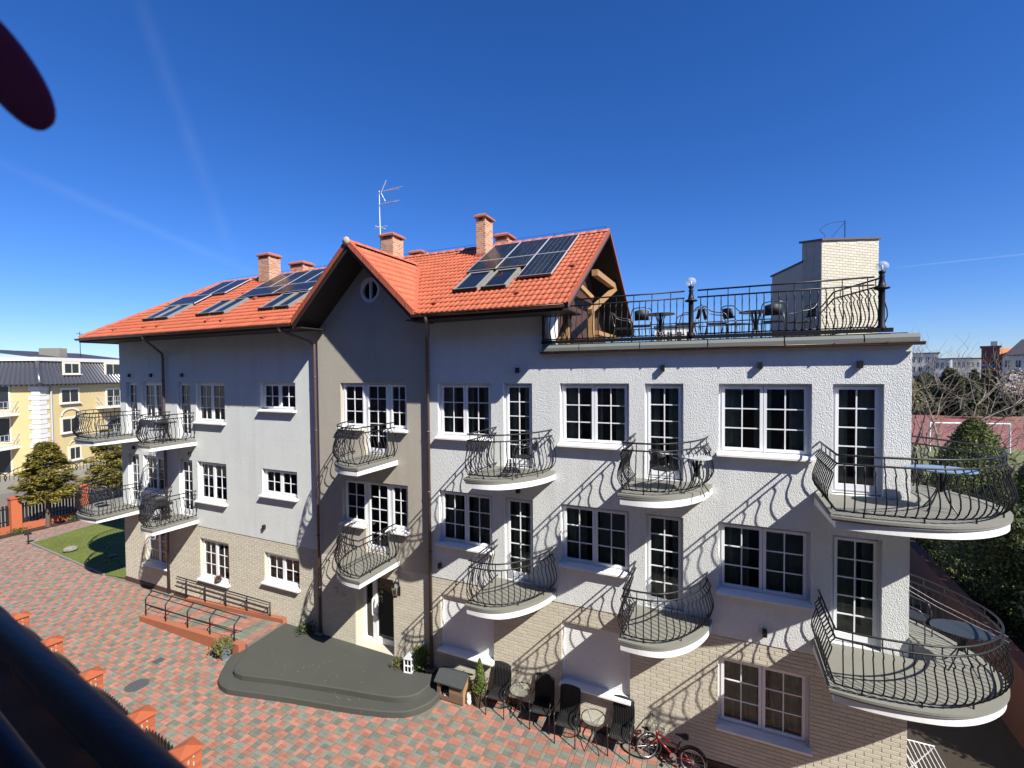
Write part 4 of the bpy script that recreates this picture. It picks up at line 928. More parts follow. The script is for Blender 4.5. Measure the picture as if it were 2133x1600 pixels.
def leaf_cloud(m, n, fn, size, flat=0.0):
    for _ in range(n):
        p, nn = fn(); s = size*random.uniform(.6, 1.4); m.ct = random.random()
        a = Vector((random.gauss(0, 1), random.gauss(0, 1), random.gauss(0, 1)*(1-flat))).normalized(); b = a.cross(nn if nn.length > .1 else Vector((0, 0, 1)))
        b = b.normalized() if b.length > 1e-3 else Vector((1, 0, 0)); b = (b+Vector((random.gauss(0, .5), random.gauss(0, .5), random.gauss(0, .5)))).normalized()*.45
        m.add([p-a*s, p+b*s, p+a*s, p-b*s], ((0, 1, 2, 3),))
def cone_fn(h, r, z0, inner=.5, powr=1.0, lumps=0):
    L = [(random.uniform(0, 6.28), random.uniform(0, 1), random.uniform(.75, 1.15)) for _ in range(lumps)]
    def f():
        t = random.random()**1.3; z = z0+t*h; R_ = r*min(1, (1-t)**powr*1.0+.02)*min(1, (t+.06)/.16); a = random.uniform(0, 6.28)
        for la, lt, lk in L:
            d = abs((a-la+math.pi) % (2*math.pi)-math.pi)
            if d < .6 and abs(lt-t) < .12: R_ *= lk
        q = R_*(inner+(1-inner)*math.sqrt(random.random()))*random.uniform(.86, 1.1)
        return Vector((q*math.cos(a), q*math.sin(a), z)), Vector((math.cos(a), math.sin(a), .4))
    return f
# potted conifer
def potted_conifer(loc, h, r, label):
    t = thing('potted_conifer', label, 'potted plant', loc)
    m = MB(); n = 16
    m.lathe([(.105, 0), (.13, .12), (.15, .30), (.16, .31), (.155, .33), (.135, .32), (.13, .29)], (0, 0, 0), n); pot = m.build('pot', 'pot_dark', t)
    w2 = MB()
    for k in range(14):
        a = 2*math.pi*k/14
        for s in (1, -1): w2.tube([(math.cos(a+s*u*.9)*(.112+.045*u), math.sin(a+s*u*.9)*(.112+.045*u), .02+.27*u) for u in (0, .33, .66, 1)], .006, 4)
    w2.build('weave', 'bark', pot, kind='stuff')
    m = MB(); m.lathe([(.0, .285), (.13, .285), (.0, .295)], (0, 0, 0), 12); m.build('soil', 'soil', t)
    m = MB(); m.tube([(0, 0, .28), (0, 0, .28+h*.8)], [.018, .006], 6); m.build('stem', 'bark', t)
    m = MB(); leaf_cloud(m, 2600, cone_fn(h, r, .31, .35, .8, 9), .026); m.build('foliage', 'leaf_thuja', t)
    return t
potted_conifer((-5.32, 9.66, 0), .82, .215, 'small green potted conifer between the dog kennel and the first chair')
# dog kennel
kn = thing('dog_kennel', 'small wooden dog kennel with dark felt roof by the landing', 'kennel', (-6.03, 9.62, 0), R(1))
hw, hd = .36, .17
for k in range(5):   # front boards, door opening on the left
    z0, z1 = .03+k*.098, .03+k*.098+.092
    for (a, b) in (((-hw, hw),) if k in (0, 4) else ((-hw, -.27), (-.02, hw))):
        m = MB(); m.ct = random.random(); m.box(a, b, -hd-.018, -hd, z0, z1); m.build('board', 'wood_kennel', kn)
m = MB(); m.box(hw-.02, hw, -hd, hd, .03, .50); m.add([(hw-.02, -hd, .5), (hw-.02, hd, .5), (hw-.02, 0.06, .60), (hw, -hd, .5), (hw, hd, .5), (hw, .06, .60)], ((0, 2, 1), (3, 4, 5), (0, 3, 5, 2), (2, 5, 4, 1))); m.build('side_wall', 'wood_kennel_side', kn)
m = MB(); m.box(-hw, -hw+.02, -hd, hd, .03, .50); m.box(-hw, hw, hd, hd+.018, .03, .5); m.box(-hw, hw, -hd, hd, .0, .03); m.build('back_wall', 'wood_kennel', kn)
m = MB(); rp_ = [(-.25, .475), (.03, .66), (.27, .53), (.27, .50), (.03, .63), (-.25, .447)]
m.add([(-hw-.05, y, z) for y, z in rp_]+[(hw+.05, y, z) for y, z in rp_], [(i, (i+1) % 6, 6+(i+1) % 6, 6+i) for i in range(6)]+[tuple(range(5, -1, -1)), tuple(range(6, 12))]); m.build('kennel_roof', 'felt', kn)
for k in range(3):
    m = MB(); leaf_cloud(m, 30, lambda: (Vector((-.15+random.gauss(0, .05), -.05+random.gauss(0, .04), .09+random.gauss(0, .02))), Vector((0, 0, 1))), .05); m.build('bedding', 'bedding', kn); break
m = MB(); m.lathe([(.0, 0), (.055, 0), (.06, .10), (.045, .12), (.06, .16), (.05, .27), (.0, .29)], (0, 0, 0), 12)
m.build('floor_lantern', 'white_paint', None, True, loc=(-5.58, 9.58, 0), label='small white lantern standing beside the kennel wall', cat='lantern')

# high-backed rattan chairs
def rattan_chair():
    t = thing('garden_chair', 'x', 'chair', (0, 0, 0))
    hw = .225
    m = MB(); n = 8; V = []
    prof = [(-.22, .40), (-.10, .415), (.05, .40), (.16, .385), (.20, .40), (.215, .45), (.24, .60), (.265, .78), (.28, .93), (.282, .99)]
    def slab(pr, name, w0, arch=0):
        mm = MB(); k = 9
        for j, (y, z) in enumerate(pr):
            for i in range(k):
                u = -1+2*i/(k-1); zz = z-(arch*u*u if j == len(pr)-1 else 0); mm.v.append((u*w0, y+(.025*(u*u) if False else 0), zz)); mm.t.append(0)
        for j in range(len(pr)-1):
            for i in range(k-1): mm.f.append((j*k+i, j*k+i+1, (j+1)*k+i+1, (j+1)*k+i))
        o = mm.build(name, 'black_rattan', t, True); so_ = o.modifiers.new('s', 'SOLIDIFY'); so_.thickness = .022; return o
    slab(prof[:5], 'seat', hw-.012); slab(prof[4:], 'backrest', hw-.012, .035)
    wv = MB()
    for i in range(11):
        x = -.19+i*.038; wv.tube([(x, y-.014*(1 if j > 4 else 0), z+.013*(1 if j < 5 else 0)) for j, (y, z) in enumerate(prof[:-1])], .006, 4)
    wv.build('weave', 'black_rattan', t, True, kind='stuff')
    for s in (-1, 1):
        x = s*hw
        m = MB(); m.tube(smooth_path([(x, -.25, .0), (x, -.245, .35), (x*1.04, -.235, .57), (x*1.06, -.17, .635), (x*1.05, -.02, .645), (x*1.02, .13, .64), (x, .22, .66)], 4), .0125, 8); m.build('leg', 'black_metal', t, True)
        m = MB(); m.tube([(x, .26, 0), (x, .215, .40), (x*.99, .24, .62), (x*.97, .28, .93)], .0125, 8); m.build('leg', 'black_metal', t, True)
        m = MB(); m.tube([(x, -.24, .395), (x, .21, .385)], .011, 6); m.build('side_rail', 'black_metal', t, True)
    return t
ch0 = rattan_chair()
spots = [((-4.84, 9.70), 4, 'high-backed black rattan chair beside the potted conifer, leftmost of the row'), ((-4.20, 9.66), -2, 'high-backed black rattan chair in shade just right of the first glass table'),
         ((-3.09, 9.55), 3, 'high-backed black rattan chair left of the second glass table'), ((-1.95, 9.66), -2, 'high-backed black rattan chair beside the red bicycle, rightmost of the row')]
spots[1] = ((-3.74, 9.70), 6, spots[1][2])
for i, ((x, y), a, lb) in enumerate(spots):
    o = ch0 if i == 0 else copy_tree(ch0)
    o.location = (x, y, 0); o.rotation_euler = (0, 0, R(a)); o['label'] = lb; o['group'] = 'black rattan chairs along the house wall'
# round glass tables
def glass_table(r=.25, h=.66):
    t = thing('glass_table', 'x', 'table')
    m = MB(); n = 28; m.lathe([(r-.006, h), (r-.006, h+.006), (.0, h+.006)][:2]+[(.0, h+.006)], (0, 0, 0), n); m = MB(); m.lathe([(.0, h), (r-.004, h), (r-.004, h+.006), (.0, h+.006)], (0, 0, 0), n); m.build('table_top', 'table_glass_dusty', t)
    m = MB(); m.tube([(r*math.cos(2*math.pi*k/n), r*math.sin(2*math.pi*k/n), h+.002) for k in range(n+1)], .012, 6, False); m.build('rim', 'black_metal', t, True)
    for k in range(4):
        a = 2*math.pi*k/4+.5; c, s = math.cos(a), math.sin(a)
        m = MB(); m.tube(smooth_path([(c*.22, s*.22, 0), (c*.17, s*.17, .10), (c*.05, s*.05, .30), (c*.05, s*.05, .45), (c*.16, s*.16, .60), (c*(r-.01), s*(r-.01), h-.005)], 4), .0105, 6); m.build('leg', 'black_metal', t, True)
    m = MB(); m.tube([(.05*math.cos(2*math.pi*k/12), .05*math.sin(2*math.pi*k/12), .36) for k in range(13)], .008, 5, False); m.build('collar', 'black_metal', t, True)
    return t
t1 = glass_table(); t1.location = (-4.42+.16, 9.62, 0) if False else (-4.53, 9.70, 0)
t1.location = (-4.27, 9.68, 0); t1['label'] = 'round glass table between the first and second rattan chairs'; t1['group'] = 'round glass garden tables'
t2 = copy_tree(t1); t2.location = (-2.50, 9.50, 0); t2.rotation_euler = (0, 0, .3); t2['label'] = 'round glass table standing in sunlight beside the rightmost rattan chair'
# adjust: second chair clear of the first table
# bicycle
def bicycle(loc, rz_, lean, label, sc=1.0, col='bike_red'):
    t = thing('bicycle', label, 'bicycle', loc); t.rotation_euler = (lean, 0, rz_); t.scale = (sc, sc, sc)
    rw_, wx = .245, .44
    def wheel(x, rot):
        m = MB(); n = 26; c, s = math.cos(rot), math.sin(rot)
        P = [(x+c*rw_*math.cos(2*math.pi*k/n), s*rw_*math.cos(2*math.pi*k/n), rw_+.02+rw_*math.sin(2*math.pi*k/n)) for k in range(n+1)]
        m.tube(P, .019, 7, False); o = m.build('wheel', 'rubber', t, True)
        m = MB(); m.tube([(x+(p[0]-x)*.90, p[1]*.90, rw_+.02+(p[2]-rw_-.02)*.90) for p in P], .010, 6, False); m.build('rim', 'steel', o, True)
        m = MB()
        for k in range(14):
            a = 2*math.pi*k/14; m.tube([(x, 0, rw_+.02), (x+c*.9*rw_*math.cos(a), s*.9*rw_*math.cos(a), rw_+.02+.9*rw_*math.sin(a))], .0022, 3)
        m.tube([(x-s*.05, c*.05, rw_+.02), (x+s*.05, -c*.05, rw_+.02)], .016, 8); m.build('spokes', 'steel', o, kind='stuff')
    wheel(wx, 0); wheel(-wx, R(38))
    hub, seat, bb, head = Vector((wx, 0, .265)), Vector((.20, 0, .56)), Vector((.07, 0, .25)), Vector((-.27, 0, .58))
    m = MB()
    for a, b, r in ((bb, seat, .017), (bb, head-Vector((0, 0, .09)), .021), (head-Vector((-.01, 0, .02)), seat-Vector((.03, 0, .10)), .018)): m.tube([a, b], r, 8)
    for y in (-.05, .05): m.tube([bb+Vector((0, y*.3, 0)), hub+Vector((0, y, 0))], .010, 6); m.tube([seat-Vector((.02, 0, .1)), hub+Vector((0, y, 0))], .008, 6)
    m.tube([head-Vector((-.02, 0, .13)), head+Vector((-.0, 0, .06))], .021, 8); m.build('frame', col, t, True)
    m = MB()
    for y in (-.05, .05): m.tube([head+Vector((.01, y, -.13)), Vector((-wx+.0, y, .265))], .012, 6)
    m.tube([head+Vector((.01, -.05, -.13)), head+Vector((.01, .05, -.13))], .014, 6); m.build('fork', col, t, True)
    m = MB(); c, s = math.cos(R(38)), math.sin(R(38)); hb = head+Vector((-.02, 0, .16))
    m.tube([head+Vector((0, 0, .05)), hb], .013, 6); m.tube(smooth_path([hb+Vector((.06-s*.28, c*.28, .05)), hb+Vector((-s*.18, c*.18, .04)), hb, hb+Vector((s*.18, -c*.18, .04)), hb+Vector((.06+s*.28, -c*.28, .05))], 4), .011, 6); m.build('handlebar', 'steel', t, True)
    for sg in (1, -1): g = MB(); g.tube([hb+Vector((.055-sg*s*.27, sg*c*.27, .05)), hb+Vector((.03-sg*s*.19, sg*c*.19, .042))], .017, 7); g.build('grip', 'rubber', t, True)
    m = MB(); m.tube([seat, seat+Vector((.02, 0, .09))], .013, 6); m.build('seat_post', 'steel', t, True)
    m = MB(); m.tube([seat+Vector((-.10, 0, .115)), seat+Vector((-.02, 0, .12)), seat+Vector((.09, 0, .125)), seat+Vector((.15, 0, .12))], [.018, .03, .062, .045], 8); m.build('saddle', 'rubber', t, True)
    m = MB(); m.lathe([(.0, -.006), (.065, -.006), (.065, .006), (.0, .006)], (0, 0, 0), 18); o = m.build('chainring', 'steel', t); o.matrix_local = Matrix.Translation(bb+Vector((0, -.03, 0))) @ Matrix.Rotation(R(90), 4, 'X')
    for sg in (1, -1): g = MB(); g.tube([bb+Vector((0, sg*.04, 0)), bb+Vector((sg*.07, sg*.06, -.10))], .009, 6); g.obox(bb+Vector((sg*.07-.03, sg*.06 if sg > 0 else -.13, -.115)), (.06, 0, 0), (0, .07, 0), (0, 0, .018)); g.build('crank', 'black_metal', t)
    m = MB(); m.tube([bb+Vector((.05, -.03, -.02)), bb+Vector((.12, -.14, -.23))], .008, 6); m.build('kickstand', 'steel', t)
    for x in (wx,):
        m = MB(); V = []
        for k in range(9): a = R(20+k*16); V += [(x+(rw_+.04)*math.cos(a), -.03, rw_+.02+(rw_+.04)*math.sin(a)), (x+(rw_+.04)*math.cos(a), .03, rw_+.02+(rw_+.04)*math.sin(a))]
        m.add(V, [(2*k, 2*k+1, 2*k+3, 2*k+2) for k in range(8)]); m.build('mudguard', 'rubber', t, True)
    return t
bicycle((-.98, 9.64, 0), R(-4), R(-8), 'dark red bicycle leaning against the beige wall by the chairs')
bicycle((-1.64, 9.84, 0), R(-2), R(-5), 'smaller dark red bicycle half hidden behind the rightmost rattan chair', .72)
# planter of grasses by the ramp
pl = thing('planter', 'blue grey square planter with trailing green plant by the ramp end', 'planter', (-12.82, 8.40, 0), R(-12))
m = MB(); m.add([(-.10, -.10, 0), (.10, -.10, 0), (.10, .10, 0), (-.10, .10, 0), (-.13, -.13, .36), (.13, -.13, .36), (.13, .13, .36), (-.13, .13, .36)], ((0, 3, 2, 1), (4, 5, 6, 7), (0, 1, 5, 4), (1, 2, 6, 5), (2, 3, 7, 6), (3, 0, 4, 7))); m.build('pot', 'planter_blue', pl)
m = MB(); leaf_cloud(m, 900, lambda: (Vector((-.10+random.gauss(0, .15), random.gauss(0, .12), max(.04, .36-abs(random.gauss(0, .13))+.06))), Vector((0, 0, 1))), .045); m.build('foliage', 'leaf_olive', pl)
# flower pot on a ground floor sill
fp = thing('flower_pot', 'round brown flower pot with dry plant on a ground floor sill', 'flower pot', (-15.62, 10.06, .94))
m = MB(); m.lathe([(.06, 0), (.10, .05), (.105, .12), (.09, .13), (.0, .12)], (0, 0, 0), 14); m.build('pot', 'pot_dark', fp, True)
m = MB(); leaf_cloud(m, 160, lambda: (Vector((random.gauss(0, .07), random.gauss(0, .05), .14+random.uniform(0, .09))), Vector((0, 0, 1))), .03); m.build('foliage', 'leaf_dry', fp)
# wall lantern
wl = thing('wall_lantern', 'black six-sided wall lantern beside the entrance door', 'lantern', (-7.93, 9.80, 2.22))
m = MB(); m.lathe([(.0, .155), (.10, .13), (.11, .12), (.05, .20), (.035, .25), (.0, .27)][::-1][::-1], (0, 0, 0), 6); m.lathe([(.0, -.17), (.055, -.165), (.06, -.15), (.0, -.145)], (0, 0, 0), 6)
for k in range(6): a = 2*math.pi*k/6; m.bar((.055*math.cos(a), .055*math.sin(a), -.16), (.10*math.cos(a), .10*math.sin(a), .13), .012)
m.build('frame', 'dark_lamp', wl)
m = MB(); m.lathe([(.050, -.15), (.093, .125)], (0, 0, 0), 6); m.build('glass', 'table_glass', wl)
m = MB(); m.lathe([(.0, -.14), (.018, -.14), (.022, -.02), (.0, .02)], (0, 0, 0), 8); m.build('candle', 'lamp_glass_inner', wl)
m = MB(); m.tube(smooth_path([(0, .19, -.12), (0, .16, .2), (0, .08, .30), (0, 0, .26)], 4), .012, 6); m.box(-.03, .03, .175, .19, -.2, .05); m.build('arm', 'dark_lamp', wl)
# white garden lantern and plants by the door
gl_ = thing('garden_lantern', 'white wooden lantern house on the landing right of the door', 'lantern', (-7.38, 9.66, .30), R(8))
m = MB(); a = .10; h = .36
for sx in (-1, 1):
    for sy in (-1, 1): m.box(sx*a-.012, sx*a+.012, sy*a-.012, sy*a+.012, 0, h)
for z in (.0, h/2-.01, h-.025):
    for s in (-1, 1): m.box(-a, a, s*a-.01, s*a+.01, z, z+.025); m.box(s*a-.01, s*a+.01, -a, a, z+.001, z+.024)
for s in (-1, 1): m.box(-.008, .008, s*a-.008, s*a+.008, .02, h-.02); m.box(s*a-.008, s*a+.008, -.008, .008, .021, h-.021)
m.build('frame', 'white_frame', gl_)
m = MB(); m.box(-a+.012, a-.012, -a+.012, a-.012, .01, h-.01); m.build('glass', 'sky_glass', gl_)
m = MB(); m.add([(-.13, -.13, h), (.13, -.13, h), (.13, .13, h), (-.13, .13, h), (0, -.02, h+.15), (0, .02, h+.15)], ((0, 1, 4), (1, 2, 5, 4), (2, 3, 5), (3, 0, 4, 5), (3, 2, 1, 0))); m.build('lantern_roof', 'far_grey', gl_)
def bush(loc, r, h, n, m_, size, label, pot=None):
    t = thing('shrub', label, 'plant', loc)
    m = MB(); leaf_cloud(m, n, lambda: (Vector((random.gauss(0, r*.45), random.gauss(0, r*.45), h*.12+h*.88*random.random())), Vector((random.gauss(0, 1), random.gauss(0, 1), 1))), size); m.build('foliage', m_, t)
    m = MB()
    for k in range(3): m.tube([(0, 0, 0), (random.gauss(0, r*.2), random.gauss(0, r*.2), h*.7)], [.012, .005], 5)
    m.build('stem', 'bark', t); return t
bush((-7.12, 9.80, .30), .20, .62, 420, 'leaf_thuja', .05, 'upright green plant in the corner behind the white garden lantern')
bush((-7.72, 9.70, .30), .22, .20, 320, 'leaf_olive', .032, 'low flowering plant left of the white garden lantern')
bush((-11.3, 9.86, .30), .24, .26, 300, 'leaf_dark', .04, 'small dark plant in shade beside the left downpipe')
# drying rack right of the house corner
dr = thing('drying_rack', 'white folding clothes drying rack beyond the right house corner', 'drying rack', (3.32, 10.62, 0))
for k in range(9): m = MB(); m.tube([(-.30+k*.075, -.55, .86), (-.30+k*.075, .5, .86)], .006, 5); m.build('rod', 'white_frame', dr)
for y in (-.55, .5): m = MB(); m.tube([(-.32, y, .86), (.32, y, .86)], .011, 6); m.build('bar', 'white_frame', dr)
for y in (-.5, .45):
    for s in (-1, 1): m = MB(); m.tube([(s*.30, y, 0), (-s*.28, y, .85)], .011, 6); m.build('leg', 'white_frame', dr)

# ================================================================== TERRACE THINGS
def terrace_lamp(loc, label):
    t = thing('terrace_lamp', label, 'lamp', loc, group='globe lamps on the terrace railing')
    m = MB(); m.lathe([(.075, 0), (.075, .05), (.05, .10), (.048, .70), (.055, .72)], (0, 0, 0), 12); m.build('post', 'iron', t, True)
    m = MB(); m.lathe([(.05, .70), (.115, .715), (.12, .735), (.06, .76), (.05, .82), (.035, .90), (.048, .93), (.03, .955), (.05, .99), (.052, 1.02), (.02, 1.03)], (0, 0, 0), 14); m.build('neck', 'iron', t, True)
    m = MB(); r = .098; m.lathe([(max(.004, r*math.sin(a)), 1.10-r*math.cos(a)*.92) for a in [math.pi*k/12 for k in range(13)]], (0, 0, 0), 20); m.build('globe', 'globe', t, True)
    m = MB(); m.lathe([(.012, 1.02), (.018, 1.06), (.022, 1.10), (.0, 1.13)], (0, 0, 0), 8); m.build('bulb', 'white_paint', t, True)
terrace_lamp((-.60, 9.95, 8.66), 'globe lamp on the middle post of the terrace railing'); terrace_lamp((2.47, 9.97, 8.66), 'globe lamp on the corner post at the right end of the terrace railing')
def bistro_chair():
    t = thing('bistro_chair', 'x', 'chair'); hw = .25
    m = MB(); m.prism([(-.21, -.22), (.21, -.22), (.21, .16), (.13, .22), (-.13, .22), (-.21, .16)], .42, .44); m.build('seat', 'black_rattan', t)
    m = MB(); V = []; n = 9
    for j in range(2):
        for i in range(n): u = -1+2*i/(n-1); V.append((u*.165, .27-.05*u*u+.05*j, .55+.25*j-(.03*u*u if j else 0)))
    m.add(V, [(i, i+1, n+i+1, n+i) for i in range(n-1)]); o = m.build('backrest', 'black_rattan', t, True); o.modifiers.new('s', 'SOLIDIFY').thickness = .018
    for s in (-1, 1):
        m = MB(); m.tube(smooth_path([(s*hw, -.24, 0), (s*hw*1.02, -.235, .42), (s*hw*1.05, -.17, .63), (s*hw*1.05, .0, .67), (s*hw*.98, .16, .72), (s*.21, .25, .82), (s*.10, .31, .845), (0, .32, .85)], 4), .012, 7); m.build('arm', 'steel_dark', t, True)
        m = MB(); m.tube([(s*.24, .30, 0), (s*.22, .20, .43), (s*.20, .24, .60)], .012, 7); m.build('leg', 'steel_dark', t, True)
    return t
mat('steel_dark', (.10, .10, .10), .35, .1, 10, metal=.6)
bc = bistro_chair(); used = [False]
def put_chair(x, y, z, a, label, group):
    o = bc if not used[0] else copy_tree(bc); used[0] = True
    o.location = (x, y, z); o.rotation_euler = (0, 0, R(a)); o.scale = (.9, .9, .93); o['label'] = label; o['group'] = group
def small_table(loc, r, h, label, top='black_metal', oval=1.0, group=None):
    t = thing('bistro_table', label, 'table', loc, group=group); n = 26
    m = MB(); m.lathe([(.0, h-.012), (r, h-.012), (r, h+.008), (.0, h+.008)], (0, 0, 0), n); m.v = [(a*oval, b, c) for a, b, c in m.v]; m.build('table_top', top, t)
    for k in range(4):
        a = 2*math.pi*k/4+.6; c, s = math.cos(a), math.sin(a); m = MB(); m.tube(smooth_path([(c*.26, s*.26, 0), (c*.15, s*.15, .15), (c*.05, s*.05, .38), (c*.12, s*.12, h-.02)], 4), .011, 6); m.build('leg', 'black_metal', t, True)
    m = MB(); m.tube([(0, 0, .3), (0, 0, h-.01)], .03, 8); m.build('column', 'black_metal', t)
TG = 'wicker chairs on the roof terrace'
small_table((-1.38, 11.57, ZD), .33, .72, 'dark round table on the terrace nearest the timber porch', group='terrace tables'); small_table((.67, 12.18, ZD), .36, .72, 'dark round table on the terrace in front of the tower', group='terrace tables')
put_chair(-2.22, 11.35, ZD, 100, 'wicker chair on the terrace nearest the open roof end', TG); put_chair(-1.72, 10.95, ZD, 190, 'wicker chair with its back to us at the left terrace table', TG); put_chair(-.72, 10.85, ZD, -75, 'wicker chair just left of the middle globe lamp', TG)
put_chair(-.15, 11.2, ZD, 95, 'wicker chair on the terrace just right of the middle globe lamp', TG); put_chair(.25, 11.5, ZD, 130, 'wicker chair with pale backrest at the right terrace table', TG); put_chair(.95, 11.3, ZD, 175, 'wicker chair with its back to us in front of the tower', TG); put_chair(1.5, 11.7, ZD, -70, 'rightmost wicker chair on the terrace, beside the dark tower side', TG)
BG_ = 'wicker chairs on the balconies'
put_chair(-3.98, 9.35, F2, -60, 'wicker chair on the upper balcony nearest the gabled bay', BG_); put_chair(-1.02, 9.15, F2, 160, 'wicker chair beside the table on the middle upper balcony', BG_)
put_chair(3.22, 10.85, F1, 60, 'wicker chair on the lower corner balcony of the right end', BG_); put_chair(3.25, 10.9, F2, 30, 'wicker chair on the upper corner balcony of the right end', BG_)
put_chair(-17.5, 9.35, F2, 30, 'wicker chair crowded on the upper left wing balcony next to the door', BG_); put_chair(-17.72, 9.5, F1, 60, 'wicker chair on the lower left wing balcony next to the downpipe', BG_); put_chair(-20.9, 9.5, F2, 20, 'wicker chair on the upper balcony at the far left corner', BG_); put_chair(-21.2, 9.4, F1, 90, 'wicker chair on the lower balcony at the far left corner', BG_)
small_table((-.45, 9.12, F2), .26, .66, 'round table with pale top on the middle upper balcony', 'solar_frame'); small_table((3.12, 9.45, F2), .30, .66, 'oval table with blue grey top on the upper right corner balcony', 'table_blue', 1.5); small_table((3.58, 9.95, F1), .30, .66, 'oval dark glass table on the lower right corner balcony', 'table_dark', 1.35)
small_table((-17.05, 9.4, F2), .28, .66, 'small round table on the upper left wing balcony', 'black_metal'); small_table((-17.25, 9.3, F1), .30, .62, 'small round table on the lower left wing balcony', 'black_metal'); small_table((-4.15, 9.0, F2), .16, .18, 'low folded black stand on the upper balcony nearest the gabled bay', 'black_metal')
cl = thing('clothes_line', 'pair of thin washing lines strung across the lower right corner balcony', 'clothes line', (3.5, 10.6, F1+.8), fixed=True)
for (a, b) in (((2.92, 11.6, F1+.90), (3.98, 9.55, F1+.84)), ((2.92, 11.45, F1+.84), (3.95, 9.45, F1+.80))): m = MB(); a, b = Vector(a), Vector(b); m.tube([a, (a+b)/2-Vector((0, 0, .05)), b], .004, 4); m.build('line', 'far_white', cl)
# television aerial
an = thing('tv_aerial', 'thin pale television aerial mast beside the chimney on the ridge', 'aerial', (-10.45, 12.45, 11.4), fixed=True)
ax, ay = -10.45, 12.45
m = MB(); m.tube([(ax+.06, ay, 11.3), (ax, ay, 12.5), (ax-.02, ay, 13.3), (ax-.02, ay, 14.08)], [.022, .02, .016, .014], 6); m.build('mast', 'antenna_metal', an)
m = MB(); m.tube([(ax-.25, ay, 12.86), (ax+.28, ay, 12.88)], .012, 5); m.tube([(ax-.05, ay-.2, 12.87), (ax+.05, ay+.2, 12.87)], .010, 5); m.build('dipole', 'antenna_metal', an)
for (z, L, sp) in ((14.02, .78, .16), (13.62, .68, .10)):
    m = MB(); m.tube([(ax-.02, ay, z), (ax+.30, ay-.1, z-.03)], .014, 5); m.build('boom', 'antenna_metal', an)
    for sg in (-1, 1): m = MB(); m.tube([(ax+.28, ay-.1, z-.03), (ax+.28+L-.1, ay-.15+sg*.1, z-.06+sg*sp*.5)], .010, 5); m.build('element', 'antenna_pink', an)
m = MB(); m.tube([(ax+.05, ay, 14.0), (ax+.28, ay, 14.38)], .012, 5); m.tube([(ax+.05, ay, 14.0), (ax+.22, ay, 13.7)], .012, 5); m.build('reflector', 'antenna_metal', an)

# ================================================================== FOREGROUND: OUR OWN HOUSE, RAILING, FENCE
rdir = Vector((-.9936, .1130, 0)); rn = Vector((-rdir.y, rdir.x, 0)) * -1   # towards the courtyard
rn = Vector((.1130, .9936, 0))
own = thing('neighbour_house', 'house we look out from, its dark blue balcony rail crossing the lower left corner', 'building', (0, -1, 0), fixed=True)
b0 = Vector((0, -1.15, 0))
m = MB(); o_ = b0-rdir*26-rn*9; m.obox(o_, rdir*52, rn*9, (0, 0, 12.7)); m.build('wall', 'house_wall', own)
m = MB(); o_ = b0-rdir*26.3-rn*9.3; m.obox(o_+Vector((0, 0, 12.7)), rdir*52.6, rn*9.6, (0, 0, .25)); m.build('roof_slab', 'dark_roof', own)
for k in range(-8, 9):
    for z in (1.0, 3.8, 9.4):
        c = b0+rdir*(k*2.9)+rn*.01; m = MB(); m.obox(c-rdir*.6+Vector((0, 0, z)), rdir*1.2, rn*.02, (0, 0, 1.4)); m.build('window', 'far_window', own)
m = MB(); m.obox(b0-rdir*3+Vector((0, 0, 6.25)), rdir*6, rn*1.62, (0, 0, .18)); m.build('balcony_slab', 'stone', own)
hr0 = on_ground(185, 1490, CAMZ-.50)
m = MB(); c = Vector((hr0.x, hr0.y, CAMZ-.50)); m.tube([c-rdir*2.6, c-rdir*.8, c+rdir*.8, c+rdir*3.6], .0250, 16); m.build('handrail', 'navy_rail', own, True)
c2 = on_ground(20, 1572, CAMZ-.80); c2 = Vector((c2.x, c2.y, CAMZ-.80))
m = MB(); m.tube([c2-rdir*2.4, c2+rdir*3.6], .026, 12); m.build('lower_rail', 'navy_rail', own, True)
m = MB(); m.tube([c2-rdir*1.6+Vector((0, 0, -.75)), c2+rdir*2.6+Vector((0, 0, -.75))], .016, 10); m.build('lower_rail', 'navy_rail', own, True)
for k in range(-6, 13):
    p = c2+rdir*(.16+.2*k); m = MB(); m.tube([p+Vector((0, 0, -.9)), p], .0085, 8); m.build('baluster', 'navy_rail', own, True)
# dark hanging ornament at the upper left
og = thing('hanging_ornament', 'dark purple rounded blade of an ornament hanging at the upper left edge', 'ornament', at(4, 128, .55), fixed=True)
cen, tip = at(2, 132, .55), at(104, 266, .55); ax_ = (tip-cen); hl = ax_.length; ax_.normalize(); sdv = fw.cross(ax_).normalized(); nv = ax_.cross(sdv)
m = MB(); V = []; F = []; nu, nv_ = 18, 12
for i in range(nu+1):
    a = math.pi*i/nu; rr = math.sin(a)**.8*hl*.34; z = math.cos(a)*hl
    for j in range(nv_): b = 2*math.pi*j/nv_; V.append(cen+ax_*z+sdv*(rr*math.cos(b))+nv*(rr*.16*math.sin(b)))
for i in range(nu):
    for j in range(nv_): F.append((i*nv_+j, i*nv_+(j+1) % nv_, (i+1)*nv_+(j+1) % nv_, (i+1)*nv_+j))
m.add(V, F); m.build('blade', 'purple', og, True)
m = MB(); m.tube([cen-ax_*hl*.9, cen-ax_*hl*.9+Vector((-.02, 0, .35))], .002, 5); m.build('cord', 'iron', og)
